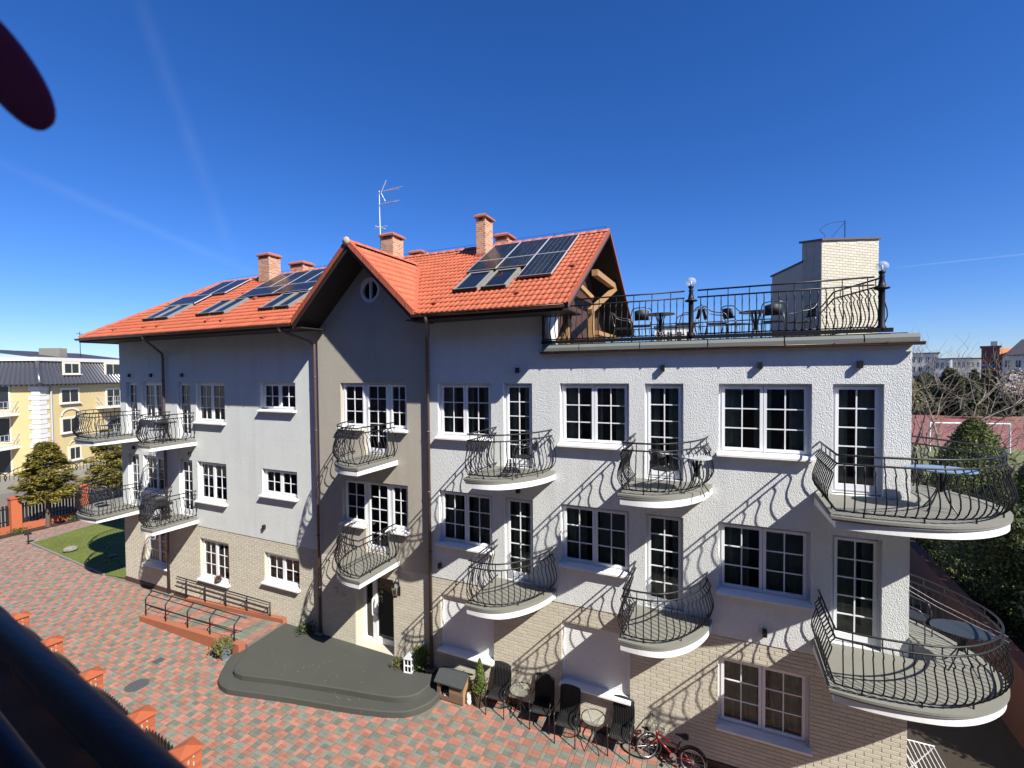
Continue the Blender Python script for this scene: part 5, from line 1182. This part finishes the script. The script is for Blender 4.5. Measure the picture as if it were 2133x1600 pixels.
# brick fence between the two plots
capz = 1.5; piers = [(at_, Vector((q.x, q.y, 0))) for at_, q in ((p, on_ground(*p, capz)) for p in ((-22, 1236), (38, 1280), (106, 1332), (187, 1400), (292, 1485), (387, 1556)))]
fdir = (piers[-1][1]-piers[0][1]).normalized(); fn = Vector((-fdir.y, fdir.x, 0))
names = ['brick fence pier with orange cap at the left edge of the picture', 'brick fence pier with orange cap, second from the left edge', 'brick fence pier with orange cap, third from the left edge', 'brick fence pier with orange cap, fourth from the left edge', 'brick fence pier with orange cap left of the nearest one', 'nearest brick fence pier with orange cap at the bottom edge']
hx, hy = .165, .165
bme2 = {}
for (pp, P), lb in zip(piers, names):
    t = thing('fence_pier', lb, 'pier', (P.x, P.y, 0), math.atan2(fdir.y, fdir.x), group='orange brick piers of the near fence')
    m = MB(); m.box(-hx, hx, -hy, hy, -.03, capz-.06); m.build('core', 'mortar_light', t)
    e = .05; m = MB(); m.add([(-hx-e, -hy-e, capz-.06), (hx+e, -hy-e, capz-.06), (hx+e, hy+e, capz-.06), (-hx-e, hy+e, capz-.06), (-hx-e, -hy-e, capz-.035), (hx+e, -hy-e, capz-.035), (hx+e, hy+e, capz-.035), (-hx-e, hy+e, capz-.035), (0, 0, capz+.035)], ((3, 2, 1, 0), (0, 1, 5, 4), (1, 2, 6, 5), (2, 3, 7, 6), (3, 0, 4, 7), (4, 5, 8), (5, 6, 8), (6, 7, 8), (7, 4, 8))); m.build('cap', 'terracotta', t)
    z = capz-.06-.073
    for k in range(12):
        for (sx, L) in ((-1, .19), (1, .11)) if k % 2 else ((-1, .11), (1, .19)):
            for sd in (-1, 1):
                key = ('x', L)
                if key not in bme2: q = MB(); q.box(-L/2, L/2, -.006, .006, -.032, .032); bme2[key] = q.mesh('brick', 'pier_brick')
                link('brick', bme2[key], t, (sx*(hx-L/2), sd*(hy+.004), z+.032))
                key = ('y', L)
                if key not in bme2: q = MB(); q.box(-.006, .006, -L/2, L/2, -.032, .032); bme2[key] = q.mesh('brick', 'pier_brick')
                link('brick', bme2[key], t, (sd*(hx+.004), -sx*(hy-L/2), z+.032))
        z -= .074
pk = MB(); pk.add([(-.035, -.01, .25), (.035, -.01, .25), (.035, .01, .25), (-.035, .01, .25), (-.035, -.01, 1.27), (.035, -.01, 1.27), (.035, .01, 1.27), (-.035, .01, 1.27), (0, -.01, 1.33), (0, .01, 1.33)], ((0, 1, 5, 8, 4), (2, 3, 7, 9, 6), (1, 2, 6, 5), (3, 0, 4, 7), (5, 6, 9, 8), (7, 4, 8, 9))); pk_me = pk.mesh('picket', 'black_metal')
wh = ['at the left edge', 'second from left', 'third from left', 'fourth from left', 'nearest the camera']
for k in range(5):
    a, b = piers[k][1], piers[k+1][1]; L = (b-a).length-.36; t = thing('picket_panel', 'dark picket panel of the near brick fence, '+wh[k], 'fence', ((a.x+b.x)/2, (a.y+b.y)/2, 0), math.atan2((b-a).y, (b-a).x), group='dark picket panels of the near fence')
    n = int(L/.115)
    for i in range(n):
        x = -L/2+.06+i*(L-.12)/(n-1); u = 2*x/L; link('picket', pk_me, t, (x, 0, -.05+.10*(1-u*u)))
    for z in (.45, 1.05): m = MB(); m.box(-L/2, L/2, .012, .04, z, z+.05); m.build('cross_rail', 'black_metal', t)
    m = MB(); m.box(-L/2-.02, L/2+.02, -.10, .10, -.03, .24); m.build('base_wall', 'terracotta', t)

# ================================================================== LEFT BACKGROUND
def plane_hit(x, y, P0, n):
    v = fw + rt2*((x-1066.5)/969.33) + up2*((800-y)/969.33); o = Vector((0, 0, CAMZ)); return o+v*((P0-o).dot(n)/v.dot(n))
YC = Vector((-50.76, 18.52, 0)); e1 = Vector((-.476, .879, 0)).normalized(); yn = Vector((e1.y, -e1.x, 0)); e2 = -yn
yel = thing('yellow_apartment_house', 'yellow apartment house with dark mansard roof behind the left trees', 'building', YC[:], fixed=True)
H0, H1, H2 = -.2, 7.35, 9.35
m = MB(); m.add([YC+Vector((0, 0, H0)), YC+e1*16+Vector((0, 0, H0)), YC+e1*16+e2*14+Vector((0, 0, H0)), YC+e2*14+Vector((0, 0, H0)), YC+Vector((0, 0, H1)), YC+e1*16+Vector((0, 0, H1)), YC+e1*16+e2*14+Vector((0, 0, H1)), YC+e2*14+Vector((0, 0, H1))], ((0, 1, 5, 4), (1, 2, 6, 5), (2, 3, 7, 6), (3, 0, 4, 7), (4, 5, 6, 7))); m.build('wall', 'yellow_wall', yel)
inn = 1.15; ov = .45
base = [YC-e1*ov-e2*ov, YC+e1*(16+ov)-e2*ov, YC+e1*(16+ov)+e2*(14+ov), YC-e1*ov+e2*(14+ov)]; topm = [YC+e1*inn+e2*inn, YC+e1*(16-inn)+e2*inn, YC+e1*(16-inn)+e2*(14-inn), YC+e1*inn+e2*(14-inn)]
m = MB()
def corr(a0, a1, b0_, b1, n, z0=7.35, z1=9.3):
    V = []; nn = ((a1-a0).cross(Vector((0, 0, 1)))).normalized()
    prof_ = [(0, 0), (.30, 0), (.36, .07), (.50, .125), (.68, .125), (.82, .07), (.88, 0)]
    for k in range(n):
        for (u, h_) in prof_:
            t = (k+u)/n; V += [a0+(a1-a0)*t+Vector((0, 0, z0))+nn*h_, b0_+(b1-b0_)*t+Vector((0, 0, z1))+nn*h_]
    m.add(V, [(2*k, 2*k+2, 2*k+3, 2*k+1) for k in range(len(V)//2-1)])
corr(base[0], base[1], topm[0], topm[1], 42); corr(base[3], base[0], topm[3], topm[0], 38)
mr_ = m.build('mansard_roof', 'mansard', yel, True)
m = MB(); m.tube([base[0]+Vector((0, 0, 7.4)), topm[0]+Vector((0, 0, 9.35))], .17, 8); m.build('hip_ridge', 'mansard', mr_, True)
m = MB(); m.obox(topm[0]-e1*.25-e2*.25+Vector((0, 0, 9.3)), e1*(16-2*inn+.5), e2*(14-2*inn+.5), (0, 0, .32)); m.build('roof_edge', 'far_white', yel)
m = MB(); m.obox(base[0]+Vector((0, 0, 7.2)), e1*(16+2*ov), e2*(14+2*ov), (0, 0, .14)); m.build('eave', 'dark_roof', yel)
m = MB()
for k in range(5): m.obox(YC+e1*(2.2+k*2.4)+e2*2.2+Vector((0, 0, 9.62)), e1*2.1, e2*6+Vector((0, 0, .8)), (0, 0, .05))
m.build('solar_rack', 'dark_roof', yel)
for (s_, t_) in ((2.0, 6.0), (5.5, 3.0)): m = MB(); m.obox(YC+e1*s_+e2*t_+Vector((0, 0, 9.6)), e1*.8, e2*1.8, (0, 0, 1.0)); m.build('chimney', 'stone', yel)
m = MB(); m.tube([YC+e1*9+e2*4+Vector((0, 0, 9.6)), YC+e1*9+e2*4+Vector((0, 0, 12.4))], .03, 5); m.bar(YC+e1*8.6+e2*4+Vector((0, 0, 12.2)), YC+e1*9.6+e2*4+Vector((0, 0, 12.2)), .04); m.build('aerial', 'iron', yel)
def ywin(x0, y0, x1, y1, mull=1, P0=YC, nrm=yn, off=0.0, nm='window', arch=False):
    a, b = plane_hit(x0, (y0+y1)/2, P0+nrm*off, nrm), plane_hit(x1, (y0+y1)/2, P0+nrm*off, nrm); d = (b-a); d.z = 0; L = d.length; d.normalize()
    zt, zb = plane_hit((x0+x1)/2, y0, P0+nrm*off, nrm).z, plane_hit((x0+x1)/2, y1, P0+nrm*off, nrm).z; a.z = zb; h = zt-zb; f = MB(); t = .09
    e = .16; f.obox(a-d*e+Vector((0, 0, -e*.7)), d*(L+2*e), nrm*.05, (0, 0, h+e*1.6)); w_ = f.build(nm, 'cream', yel)
    for k in range(mull+1):
        p = MB(); wd = L/(mull+1); p.obox(a+d*(k*wd+t/2)+nrm*.052+Vector((0, 0, t/2)), d*(wd-t), nrm*.012, (0, 0, h-t)); p.build('pane', 'far_window', w_)
    s = MB(); s.obox(a-d*.2+nrm*.05+Vector((0, 0, -.14)), d*(L+.4), nrm*.14, (0, 0, .08)); s.build('sill', 'far_white', w_)
    if arch:
        q = MB(); c = a+d*(L/2)+Vector((0, 0, h+.25)); V = []
        for k in range(13): an_ = math.pi*k/12; V += [c+d*(math.cos(an_)*L*.62)+nrm*.08+Vector((0, 0, math.sin(an_)*L*.42)), c+d*(math.cos(an_)*L*.5)+nrm*.08+Vector((0, 0, math.sin(an_)*L*.32))]
        q.add(V, [(2*k, 2*k+1, 2*k+3, 2*k+2) for k in range(12)]); q.build('arch_moulding', 'cream', w_)
ywin(127, 811, 162, 838); ywin(129, 871, 164, 899, arch=True); ywin(145, 931, 166, 956, arch=True); ywin(222, 811, 249, 848, nm='balcony_door'); ywin(224, 871, 250, 900, nm='balcony_door')
ywin(133, 757, 163, 778, P0=YC, off=-.1, nm='dormer_window'); ywin(220, 758, 249, 795, off=-.2, nm='dormer_window')
for k in range(18):   # corner quoins
    q = MB(); wd = .85 if k % 2 else .62; q.obox(YC+yn*.0-e2*.04-e1*.04+Vector((0, 0, .2+k*.39)), e1*wd, e2*.10, (0, 0, .35)); q.build('quoin', 'far_white', yel); q = MB(); q.obox(YC-e1*.05-e2*.03+Vector((0, 0, .2+k*.39)), e2*wd, e1*.10, (0, 0, .35)); q.build('quoin', 'far_white', yel)
m = MB(); p = YC+e1*.9+yn*.12; m.tube([p+Vector((0, 0, 7.2)), p+Vector((0, 0, 0))], .06, 6); m.build('downpipe', 'far_grey', yel)
def ybalc(P, d, L, n_, dep, z, m_='far_white'):
    q = MB(); q.obox(P+Vector((0, 0, z-.22)), d*L, n_*dep, (0, 0, .22)); o = q.build('balcony', m_, yel)
    r = MB(); A = P+n_*(dep-.05); 
    for (a, b) in ((P, A), (A, A+d*L), (A+d*L, P+d*L)):
        for zz in (.95, .5, .1): r.bar(a+Vector((0, 0, z+zz)), b+Vector((0, 0, z+zz)), .035)
        n = max(2, int((b-a).length/.3))
        for k in range(n+1): r.bar(a+(b-a)*(k/n)+Vector((0, 0, z)), a+(b-a)*(k/n)+Vector((0, 0, z+.95)), .025)
    r.build('balcony_railing', 'far_grey', o)
for z in (2.4, 5.05): ybalc(YC+e2*1.6, e2, 6.5, -e1, 1.9, z); ybalc(YC+e1*5.6, e1, 4, yn, 1.3, z+.05)
for z in (.0, 2.5, 5.15):
    for s_ in (2.2, 4.4, 6.4):
        q = MB(); c = YC+e2*s_-e1*.01+Vector((0, 0, z+.1)); q.obox(c, e2*1.3, -e1*.04, (0, 0, 2.1)); w_ = q.build('balcony_door', 'cream', yel); q = MB(); q.obox(c+e2*.12-e1*.045+Vector((0, 0, .1)), e2*1.06, -e1*.02, (0, 0, 1.9)); q.build('pane', 'far_window', w_)
# brick fence with pickets on the left edge of the plot
ypos = [4.0, 6.55, 9.0, 11.03, 13.8, 16.4, 19.0]
def left_pier(y, lb):
    t = thing('fence_pier', lb, 'pier', (-33.25, y, 0), group='orange brick piers of the far left fence')
    m = MB(); m.box(-.2, .2, -.2, .2, -.03, 1.72); m.build('shaft', 'pier_brick', t)
    m = MB(); m.box(-.24, .24, -.24, .24, 1.72, 1.78); m.add([(-.24, -.24, 1.78), (.24, -.24, 1.78), (.24, .24, 1.78), (-.24, .24, 1.78), (0, 0, 1.86)], ((0, 1, 4), (1, 2, 4), (2, 3, 4), (3, 0, 4))); m.build('cap', 'terracotta', t)
for y, lb in ((11.03, 'orange brick pier of the far fence left of the golden conifer'), (13.8, 'orange brick pier of the far fence right of the golden conifer')): left_pier(y, lb)
pk2 = MB(); pk2.box(-.012, .012, -.045, .045, .38, 1.42); pk2_me = pk2.mesh('picket', 'black_metal')
for a, b, lb in ((8.6, 10.8, 'dark picket panel of the far fence at the left picture edge'), (11.26, 13.57, 'dark picket panel of the far fence behind the golden conifer'), (14.03, 19.0, 'dark picket panel of the far fence behind the corner balcony')):
    t = thing('picket_panel', lb, 'fence', (-33.25, (a+b)/2, 0), group='dark picket panels of the far left fence')
    n = int((b-a)/.135)
    for i in range(n): link('picket', pk2_me, t, (random.uniform(-.003, .003), -(b-a)/2+.07+i*(b-a-.14)/(n-1), random.uniform(-.02, .02)))
    for z in (.55, 1.2): m = MB(); m.box(-.05, -.014, -(b-a)/2, (b-a)/2, z, z+.06); m.build('cross_rail', 'black_metal', t)
    m = MB(); m.box(-.14, .14, -(b-a)/2, (b-a)/2, -.03, .36); m.build('base_wall', 'pier_brick', t)
# conifers of layered sprays
def layered_conifer(loc, h, r, label, z0=.9, n=60, m_='leaf_gold', seed=1, dens=42, size=.085):
    rs = random.Random(seed); t = thing('conifer_tree', label, 'tree', loc)
    m = MB(); m.tube([(0, 0, 0), (.02, 0, h*.5), (0, 0, h*.97)], [.11, .06, .012], 8); trunk = m.build('trunk', 'bark', t)
    b = MB(); f = MB()
    for k in range(n):
        u = (k+rs.random())/n; z = z0+(h-z0)*u; R_ = r*(1-u)**.5*min(1, .72+u*2)*rs.uniform(.68, 1.1)+.10; a = rs.uniform(0, 6.28); ca, sa = math.cos(a), math.sin(a); dr_ = rs.uniform(-.18, .05)
        p0, p1 = Vector((0, 0, z)), Vector((ca*R_, sa*R_, z+dr_*R_+.1*R_)); b.tube([p0, (p0+p1)/2+Vector((0, 0, .06*R_)), p1], [.02, .012, .004], 4)
        for j in range(dens):
            v = .25+.78*rs.random()**.7; sp = (1.05-v)*.55*R_+.06; c = p0+(p1-p0)*v+Vector((-sa, ca, 0))*rs.uniform(-sp, sp)*1.2+Vector((0, 0, .06*R_*math.sin(v*3)+rs.gauss(0, .055)))
            d = Vector((ca+rs.gauss(0, .5), sa+rs.gauss(0, .5), rs.gauss(-.1, .25))).normalized(); s = d.cross(Vector((rs.gauss(0, .3), rs.gauss(0, .3), 1))).normalized()*.42; L = size*rs.uniform(.6, 1.4); f.ct = rs.random()
            f.add([c-d*L, c+s*L, c+d*L*1.2, c-s*L], ((0, 1, 2, 3),))
    b.build('branches', 'bark', t); f.build('crown', m_, t); return t
layered_conifer((-32.72, 12.1, 0), 4.45, 1.40, 'golden green layered conifer standing before the left brick fence', 1.35, 120, seed=3, dens=150, size=.078)
q_ = on_ground(226, 1052); layered_conifer(q_, 4.6, 1.45, 'golden green conifer half hidden behind the left end of the guesthouse', .8, 110, seed=8, dens=140, size=.078)
# small things on and by the lawn
gl2 = thing('garden_lamp', 'short black garden lamp at the corner of the lawn', 'lamp', (-30.2, 10.44, 0))
m = MB(); m.lathe([(.06, 0), (.06, .03), (.025, .05), (.025, .42), (.05, .44)], (0, 0, 0), 10); m.build('post', 'dark_lamp', gl2); m = MB(); m.lathe([(.0, .44), (.14, .46), (.15, .48), (.06, .56), (.0, .58)], (0, 0, 0), 12); m.build('lamp_head', 'dark_lamp', gl2)
def rock(loc, r, lb, fl=.6):
    m = MB(); n = 9
    for i in range(6):
        for j in range(n): a = 2*math.pi*j/n; p = math.pi*i/5; q = r*random.uniform(.85, 1.1); m.v.append((q*math.sin(p)*math.cos(a), q*math.sin(p)*math.sin(a), r*fl*(1-math.cos(p))*.5*1.6)); m.t.append(0)
    for i in range(5):
        for j in range(n): m.f.append((i*n+j, (i+1)*n+j, (i+1)*n+(j+1) % n, i*n+(j+1) % n))
    m.build('stone', 'stone', None, False, loc=loc, label=lb, cat='stone')
rock((-27.1, 10.75, 0), .27, 'pale block stone at the sunny edge of the lawn'); rock((-24.6, 11.2, 0), .2, 'flat pale stone lying in the shaded part of the lawn', .3)
for k, (x, y, r, h, mm, lb) in enumerate(((-32.75, 9.9, .35, .3, 'leaf_olive', 'low olive plant in the bed at the left edge'), (-32.8, 11.0, .3, .22, 'leaf_mid', 'low green plant in the bed beside the brick pier'), (-32.85, 13.3, .3, .3, 'leaf_mid', 'green tuft in the bed right of the golden conifer trunk'))): bush((x, y, 0), r*1.3, h, 260, mm, .05, lb)
# strip between the plots: road, low wall, hedges and bare shrubs
sheet('road', [(-45, -10), (-39.5, -10), (-39.5, 60), (-45, 60)], -.03, 'joint', 'grey street beyond the left fence', cat='road')
gwall = thing('garden_wall', 'low grey garden wall with thin iron fence before the yellow house', 'wall', (-44, 20, 0), fixed=True)
ga_, gb_ = plane_hit(0, 1000, Vector((-46.5, 0, 0)), Vector((1, 0, 0))), Vector((-46.5, 40, 0)); m = MB(); m.box(-46.6, -46.4, 8, 44, -.05, .4); m.build('wall_base', 'stone', gwall)
for k in range(18):
    y = 9+k*2; m = MB(); m.tube(smooth_path([(-46.5, y, .55), (-46.5, y+.02, 1.0), (-46.5, y+1, 1.45), (-46.5, y+1.98, 1.0), (-46.5, y+2, .55)], 4), .03, 4)
    for j in range(1, 9): m.bar((-46.5, y+j*.22, .55), (-46.5, y+j*.22, 1.0+.4*math.sin(j/9*math.pi)), .025)
    m.build('fence_arch', 'iron', gwall)
def round_bush(x, y, r, h, mm, lb, n=900): 
    t = thing('shrub', lb, 'shrub', (x, y, 0)); m = MB()
    def f():
        a, b = random.uniform(0, 6.28), math.acos(random.uniform(-.2, 1)); q = random.uniform(.75, 1.08); return Vector((r*q*math.sin(b)*math.cos(a), r*q*math.sin(b)*math.sin(a), h*.4+h*.6*q*math.cos(b))), Vector((math.cos(a), math.sin(a), .5))
    leaf_cloud(m, n, f, .13); m.build('foliage', mm, t); m = MB(); m.tube([(0, 0, 0), (0, 0, h*.6)], .05, 6); m.build('stem', 'bark', t)
round_bush(-37.5, 9.2, 1.1, 1.7, 'leaf_dark', 'dark round shrub beyond the fence at the left edge'); round_bush(-42.5, 15.5, .9, 1.1, 'leaf_olive', 'dry olive shrub before the yellow house'); round_bush(-44.5, 12.5, 1.2, 1.0, 'leaf_olive', 'wide dry shrub at the left edge before the yellow house'); round_bush(-41, 19.5, .9, 1.0, 'leaf_mid', 'small green shrub beyond the fence near the guesthouse corner')

# ================================================================== RIGHT BACKGROUND
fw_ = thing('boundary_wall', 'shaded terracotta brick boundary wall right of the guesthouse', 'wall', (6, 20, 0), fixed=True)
m = MB(); m.obox((5.75, 13.0, -.03), (.75, 16, 0), (.22, -.01, 0), (0, 0, 1.62)); m.build('wall_body', 'brick_shaded', fw_); m = MB(); m.obox((5.70, 13.0, 1.6), (.75, 16, 0), (.32, -.01, 0), (0, 0, .07)); m.build('coping', 'brick_shaded', fw_)
def dense_conifer(loc, h, r, label, m_='leaf_dark', n=7000, size=.10, powr=.6, lumps=26, z0=.2, group=None):
    t = thing('conifer_tree', label, 'tree', loc, group=group); m = MB(); m.tube([(0, 0, 0), (0, 0, h*.9)], [.16, .02], 8); m.build('trunk', 'bark', t)
    m = MB(); leaf_cloud(m, n, cone_fn(h, r, z0, .45, powr, lumps), size); m.build('crown', m_, t)
dense_conifer((10.3, 27.8, 0), 5.5, 2.3, 'broad green conifer whose top shows above the upper corner balcony rail', 'leaf_mid', 16000, .085)
dense_conifer((9.6, 13.6, 0), 9.0, 2.7, 'tall dark conifer just outside the boundary wall', 'leaf_dark', 12000, .12); dense_conifer((8.9, 16.4, 0), 7.5, 2.3, 'dense dark conifer overhanging the boundary wall', 'leaf_dark', 12000, .09); dense_conifer((7.9, 12.0, 0), 5.2, 1.9, 'bushy dark conifer nearest the lower corner balcony', 'leaf_dark', 10000, .09); dense_conifer((7.6, 19.0, 0), 4.3, 1.6, 'dark conifer behind the corner balconies next to the house wall', 'leaf_dark', 15000, .06); dense_conifer((9.4, 20.8, 0), 5.0, 1.9, 'dark conifer at the right edge behind the corner balconies', 'leaf_mid', 15000, .065); dense_conifer((8.6, 16.6, 0), 3.6, 1.4, 'low dark conifer at the right edge beside the boundary wall', 'leaf_dark', 13000, .055); dense_conifer((6.9, 23.5, 0), 3.9, 1.5, 'dark conifer close behind the terracotta wall', 'leaf_dark', 12000, .06)  # first three stand out of view, added to cast shade
dense_conifer((11.8, 14.2, 0), 9.0, 2.7, 'tall dark conifer at the right edge shading the boundary wall', 'leaf_dark', 12000, .13); dense_conifer((13.2, 17.5, 0), 9.5, 2.8, 'tallest dark conifer, right of the boundary wall', 'leaf_dark', 12000, .13); dense_conifer((10.3, 10.6, 0), 6.0, 2.2, 'dark conifer right of the lower corner balcony', 'leaf_dark', 9000, .11)  # all beyond the frame, put in as shade casters
dense_conifer((12.4, 25.2, 0), 4.9, 1.9, 'green conifer at the right edge behind the upper balcony rail', 'leaf_mid', 14000, .075)
# bare tree
def bare_tree(loc, h, label, seed=4):
    rs = random.Random(seed); t = thing('bare_tree', label, 'tree', loc); tr_ = MB(); br = MB()
    def grow(p, d, L, r, dep):
        pts = [p]; q = p.copy(); dd = d.copy()
        for k in range(4): dd = (dd+Vector((rs.gauss(0, .16), rs.gauss(0, .16), rs.gauss(.04, .12)))).normalized(); q = q+dd*(L/4); pts.append(q.copy())
        (tr_ if dep == 0 else br).tube(pts, [r, r*.88, r*.76, r*.66, r*.55], 6 if dep < 2 else 4, False)
        if dep >= 5: return
        for _ in range(3 if dep < 4 else 2):
            k = rs.choice((2, 3, 4)); nd = (dd+Vector((rs.gauss(0, .75), rs.gauss(0, .75), rs.gauss(.15, .4)))).normalized(); grow(pts[k], nd, L*rs.uniform(.62, .85), r*.58, dep+1)
    for k in range(3): grow(Vector((0, 0, 0)), Vector((rs.gauss(0, .25), rs.gauss(0, .25), 1)).normalized(), h*.32, .10, 0)
    tr_.build('trunk', 'bark', t); br.build('branches', 'bark_pale', t)
bare_tree((9.45, 30.7, 0), 12.5, 'leafless spreading tree just right of the guesthouse corner'); bare_tree((15.5, 37, 0), 7.0, 'second leafless tree with low spreading twigs at the right', 11)
# goal on the sports court
g0, g1 = Vector((18.13, 57.5, 0)), Vector((24.3, 58.6, 0)); gt = thing('football_goal', 'white football goal frame on the far sports field', 'goal', g0[:], fixed=True)
for a, b, nm in ((g0, g0+Vector((0, 0, 2.75)), 'post'), (g1, g1+Vector((0, 0, 2.75)), 'post'), (g0+Vector((0, 0, 2.75)), g1+Vector((0, 0, 2.75)), 'crossbar')): m = MB(); m.tube([a, b], .07, 8); m.build(nm, 'white_paint', gt)
m = MB()
for k in range(16): a = g0+(g1-g0)*(k/15); m.bar(a+Vector((0, 0, 2.7)), a+Vector((0, 1.6, 0)), .015)
for k in range(8): m.bar(g0+Vector((0, 1.6*k/8, 2.7*(1-k/8))), g1+Vector((0, 1.6*k/8, 2.7*(1-k/8))), .015)
m.build('net', 'far_grey', gt, kind='stuff')
# hedge row behind the court: columnar thujas, then mixed evergreens
ORD = 'first second third fourth fifth sixth seventh eighth ninth tenth eleventh twelfth thirteenth fourteenth fifteenth'.split()
for k in range(11):
    x = 1985+k*14; p = on_ground(x, 866+random.uniform(-2, 2)); dense_conifer((p.x, p.y, 0), random.uniform(6.0, 7.6), .95, 'columnar dark thuja behind the court, %s of the row counted from the left' % ORD[k], 'leaf_hedge', 700, .42, .35, 5, .1, 'thujas in the row behind the court')
for k, (x, h, r, lb) in enumerate(((1895, 6.0, 3.2, 'first'), (1925, 7.0, 3.4, 'second'), (1950, 5.2, 3.2, 'third'), (1978, 7.8, 3.2, 'fourth'), (2002, 5.8, 2.6, 'fifth'))):
    p = on_ground(x, 862); dense_conifer((p.x, p.y, 0), h, r, 'broad dark evergreen behind the court, %s right of the guesthouse corner' % lb, 'leaf_hedge' if k % 2 else 'leaf_olive', 1700, .42, .5, 14, .1)
# far blocks
def far_block(x0, y0, x1, y1, d, depth, m_, label, rows, cols, extra=None, flat=True):
    a, b = at(x0, y1, d), at(x1, y1, d); zt = at((x0+x1)/2, y0, d).z; a.z = b.z = 0; L = (b-a).length; nb = Vector((a.x+b.x, a.y+b.y, 0)).normalized(); dv = Vector((nb.y, -nb.x, 0)); L *= max(.5, (b-a).normalized().dot(dv))
    t = thing('far_building', label, 'building', a[:], fixed=True); m = MB(); m.obox(a, dv*L, nb*depth, (0, 0, zt)); m.build('wall', m_, t)
    m = MB(); m.obox(a-dv*.3-nb*.3+Vector((0, 0, zt)), dv*(L+.6), nb*(depth+.6), (0, 0, .35)); m.build('roof', 'dark_roof' if flat else 'far_orange', t)
    for r_ in range(rows):
        for c_ in range(cols):
            w_ = L/cols; z = zt-2.6-r_*3.0
            if z < .5: continue
            f = MB(); p = a+dv*(c_*w_+w_*.28)-nb*.06; f.obox(p+Vector((0, 0, z)), dv*(w_*.44), nb*.08, (0, 0, 1.6)); o = f.build('window', 'far_window', t)
            f = MB(); f.obox(p+dv*(w_*.2)-nb*.02+Vector((0, 0, z)), dv*.08, nb*.02, (0, 0, 1.6)); f.build('mullion', 'far_white', o)
    return t, a, dv, nb, L, zt
far_block(1880, 738, 1952, 860, 150, 12, 'far_white', 'long white apartment block behind the bare tree', 3, 5); far_block(1946, 749, 1978, 860, 140, 10, 'far_white', 'lower white house left of the grey house', 2, 3); far_block(1982, 748, 2020, 860, 142, 10, 'far_grey', 'grey two storey house in shade among the far blocks', 2, 4); far_block(2020, 748, 2041, 860, 146, 9, 'far_white', 'narrow white house left of the red block', 3, 2)
t, a, dv, nb, L, zt = far_block(2042, 724, 2080, 860, 120, 10, 'far_red', 'dark red brick apartment block with orange side wall', 4, 2)
m = MB(); m.obox(a+dv*L, dv*3.2+nb*6, nb*.3, (0, 0, zt-.2)); m.build('side_wall', 'far_orange', t)
for z in (zt-5.2, zt-8.2): m = MB(); m.obox(a-nb*1.2+Vector((0, 0, z)), dv*L, nb*1.2, (0, 0, 1.0)); m.build('balcony', 'far_blue', t)
m = MB(); m.obox(a+dv*(L*.5)+nb*3+Vector((0, 0, zt)), dv*1.2, nb*1.2, (0, 0, 1.6)); m.build('chimney', 'far_grey', t)
t, a, dv, nb, L, zt = far_block(2086, 742, 2220, 860, 112, 14, 'far_grey', 'pale grey gabled apartment block at the right edge', 3, 6)
m = MB(); P = [a-nb*.5+Vector((0, 0, zt)), a+dv*L-nb*.5+Vector((0, 0, zt)), a+dv*L+nb*7+Vector((0, 0, zt+4.2)), a+nb*7+dv*3+Vector((0, 0, zt+4.2)), a+nb*14+Vector((0, 0, zt)), a+dv*L+nb*14+Vector((0, 0, zt))]; m.add(P, ((0, 1, 2, 3), (0, 3, 4), (3, 2, 5, 4))); m.build('gable_roof', 'dark_roof', t)
p = on_ground(2118, 868); bl = thing('blossom_tree', 'pale blossoming tree among the thujas at the right edge', 'tree', (p.x-2, p.y-8, 0)); m = MB(); m.tube([(0, 0, 0), (0, 0, 5)], [.2, .06], 6); m.build('trunk', 'bark', bl)
m = MB(); leaf_cloud(m, 1300, lambda: (Vector((random.gauss(0, 1.5), random.gauss(0, 1.5), 5.6+random.gauss(0, 1.0))), Vector((random.gauss(0, 1), 0, 1))), .22); m.build('crown', 'blossom', bl)
# low white block glimpsed between the terrace chairs, and more roofs on the skyline
far_block(1365, 683, 1445, 800, 95, 8, 'far_white', 'white flat building glimpsed between the terrace chairs', 1, 4)
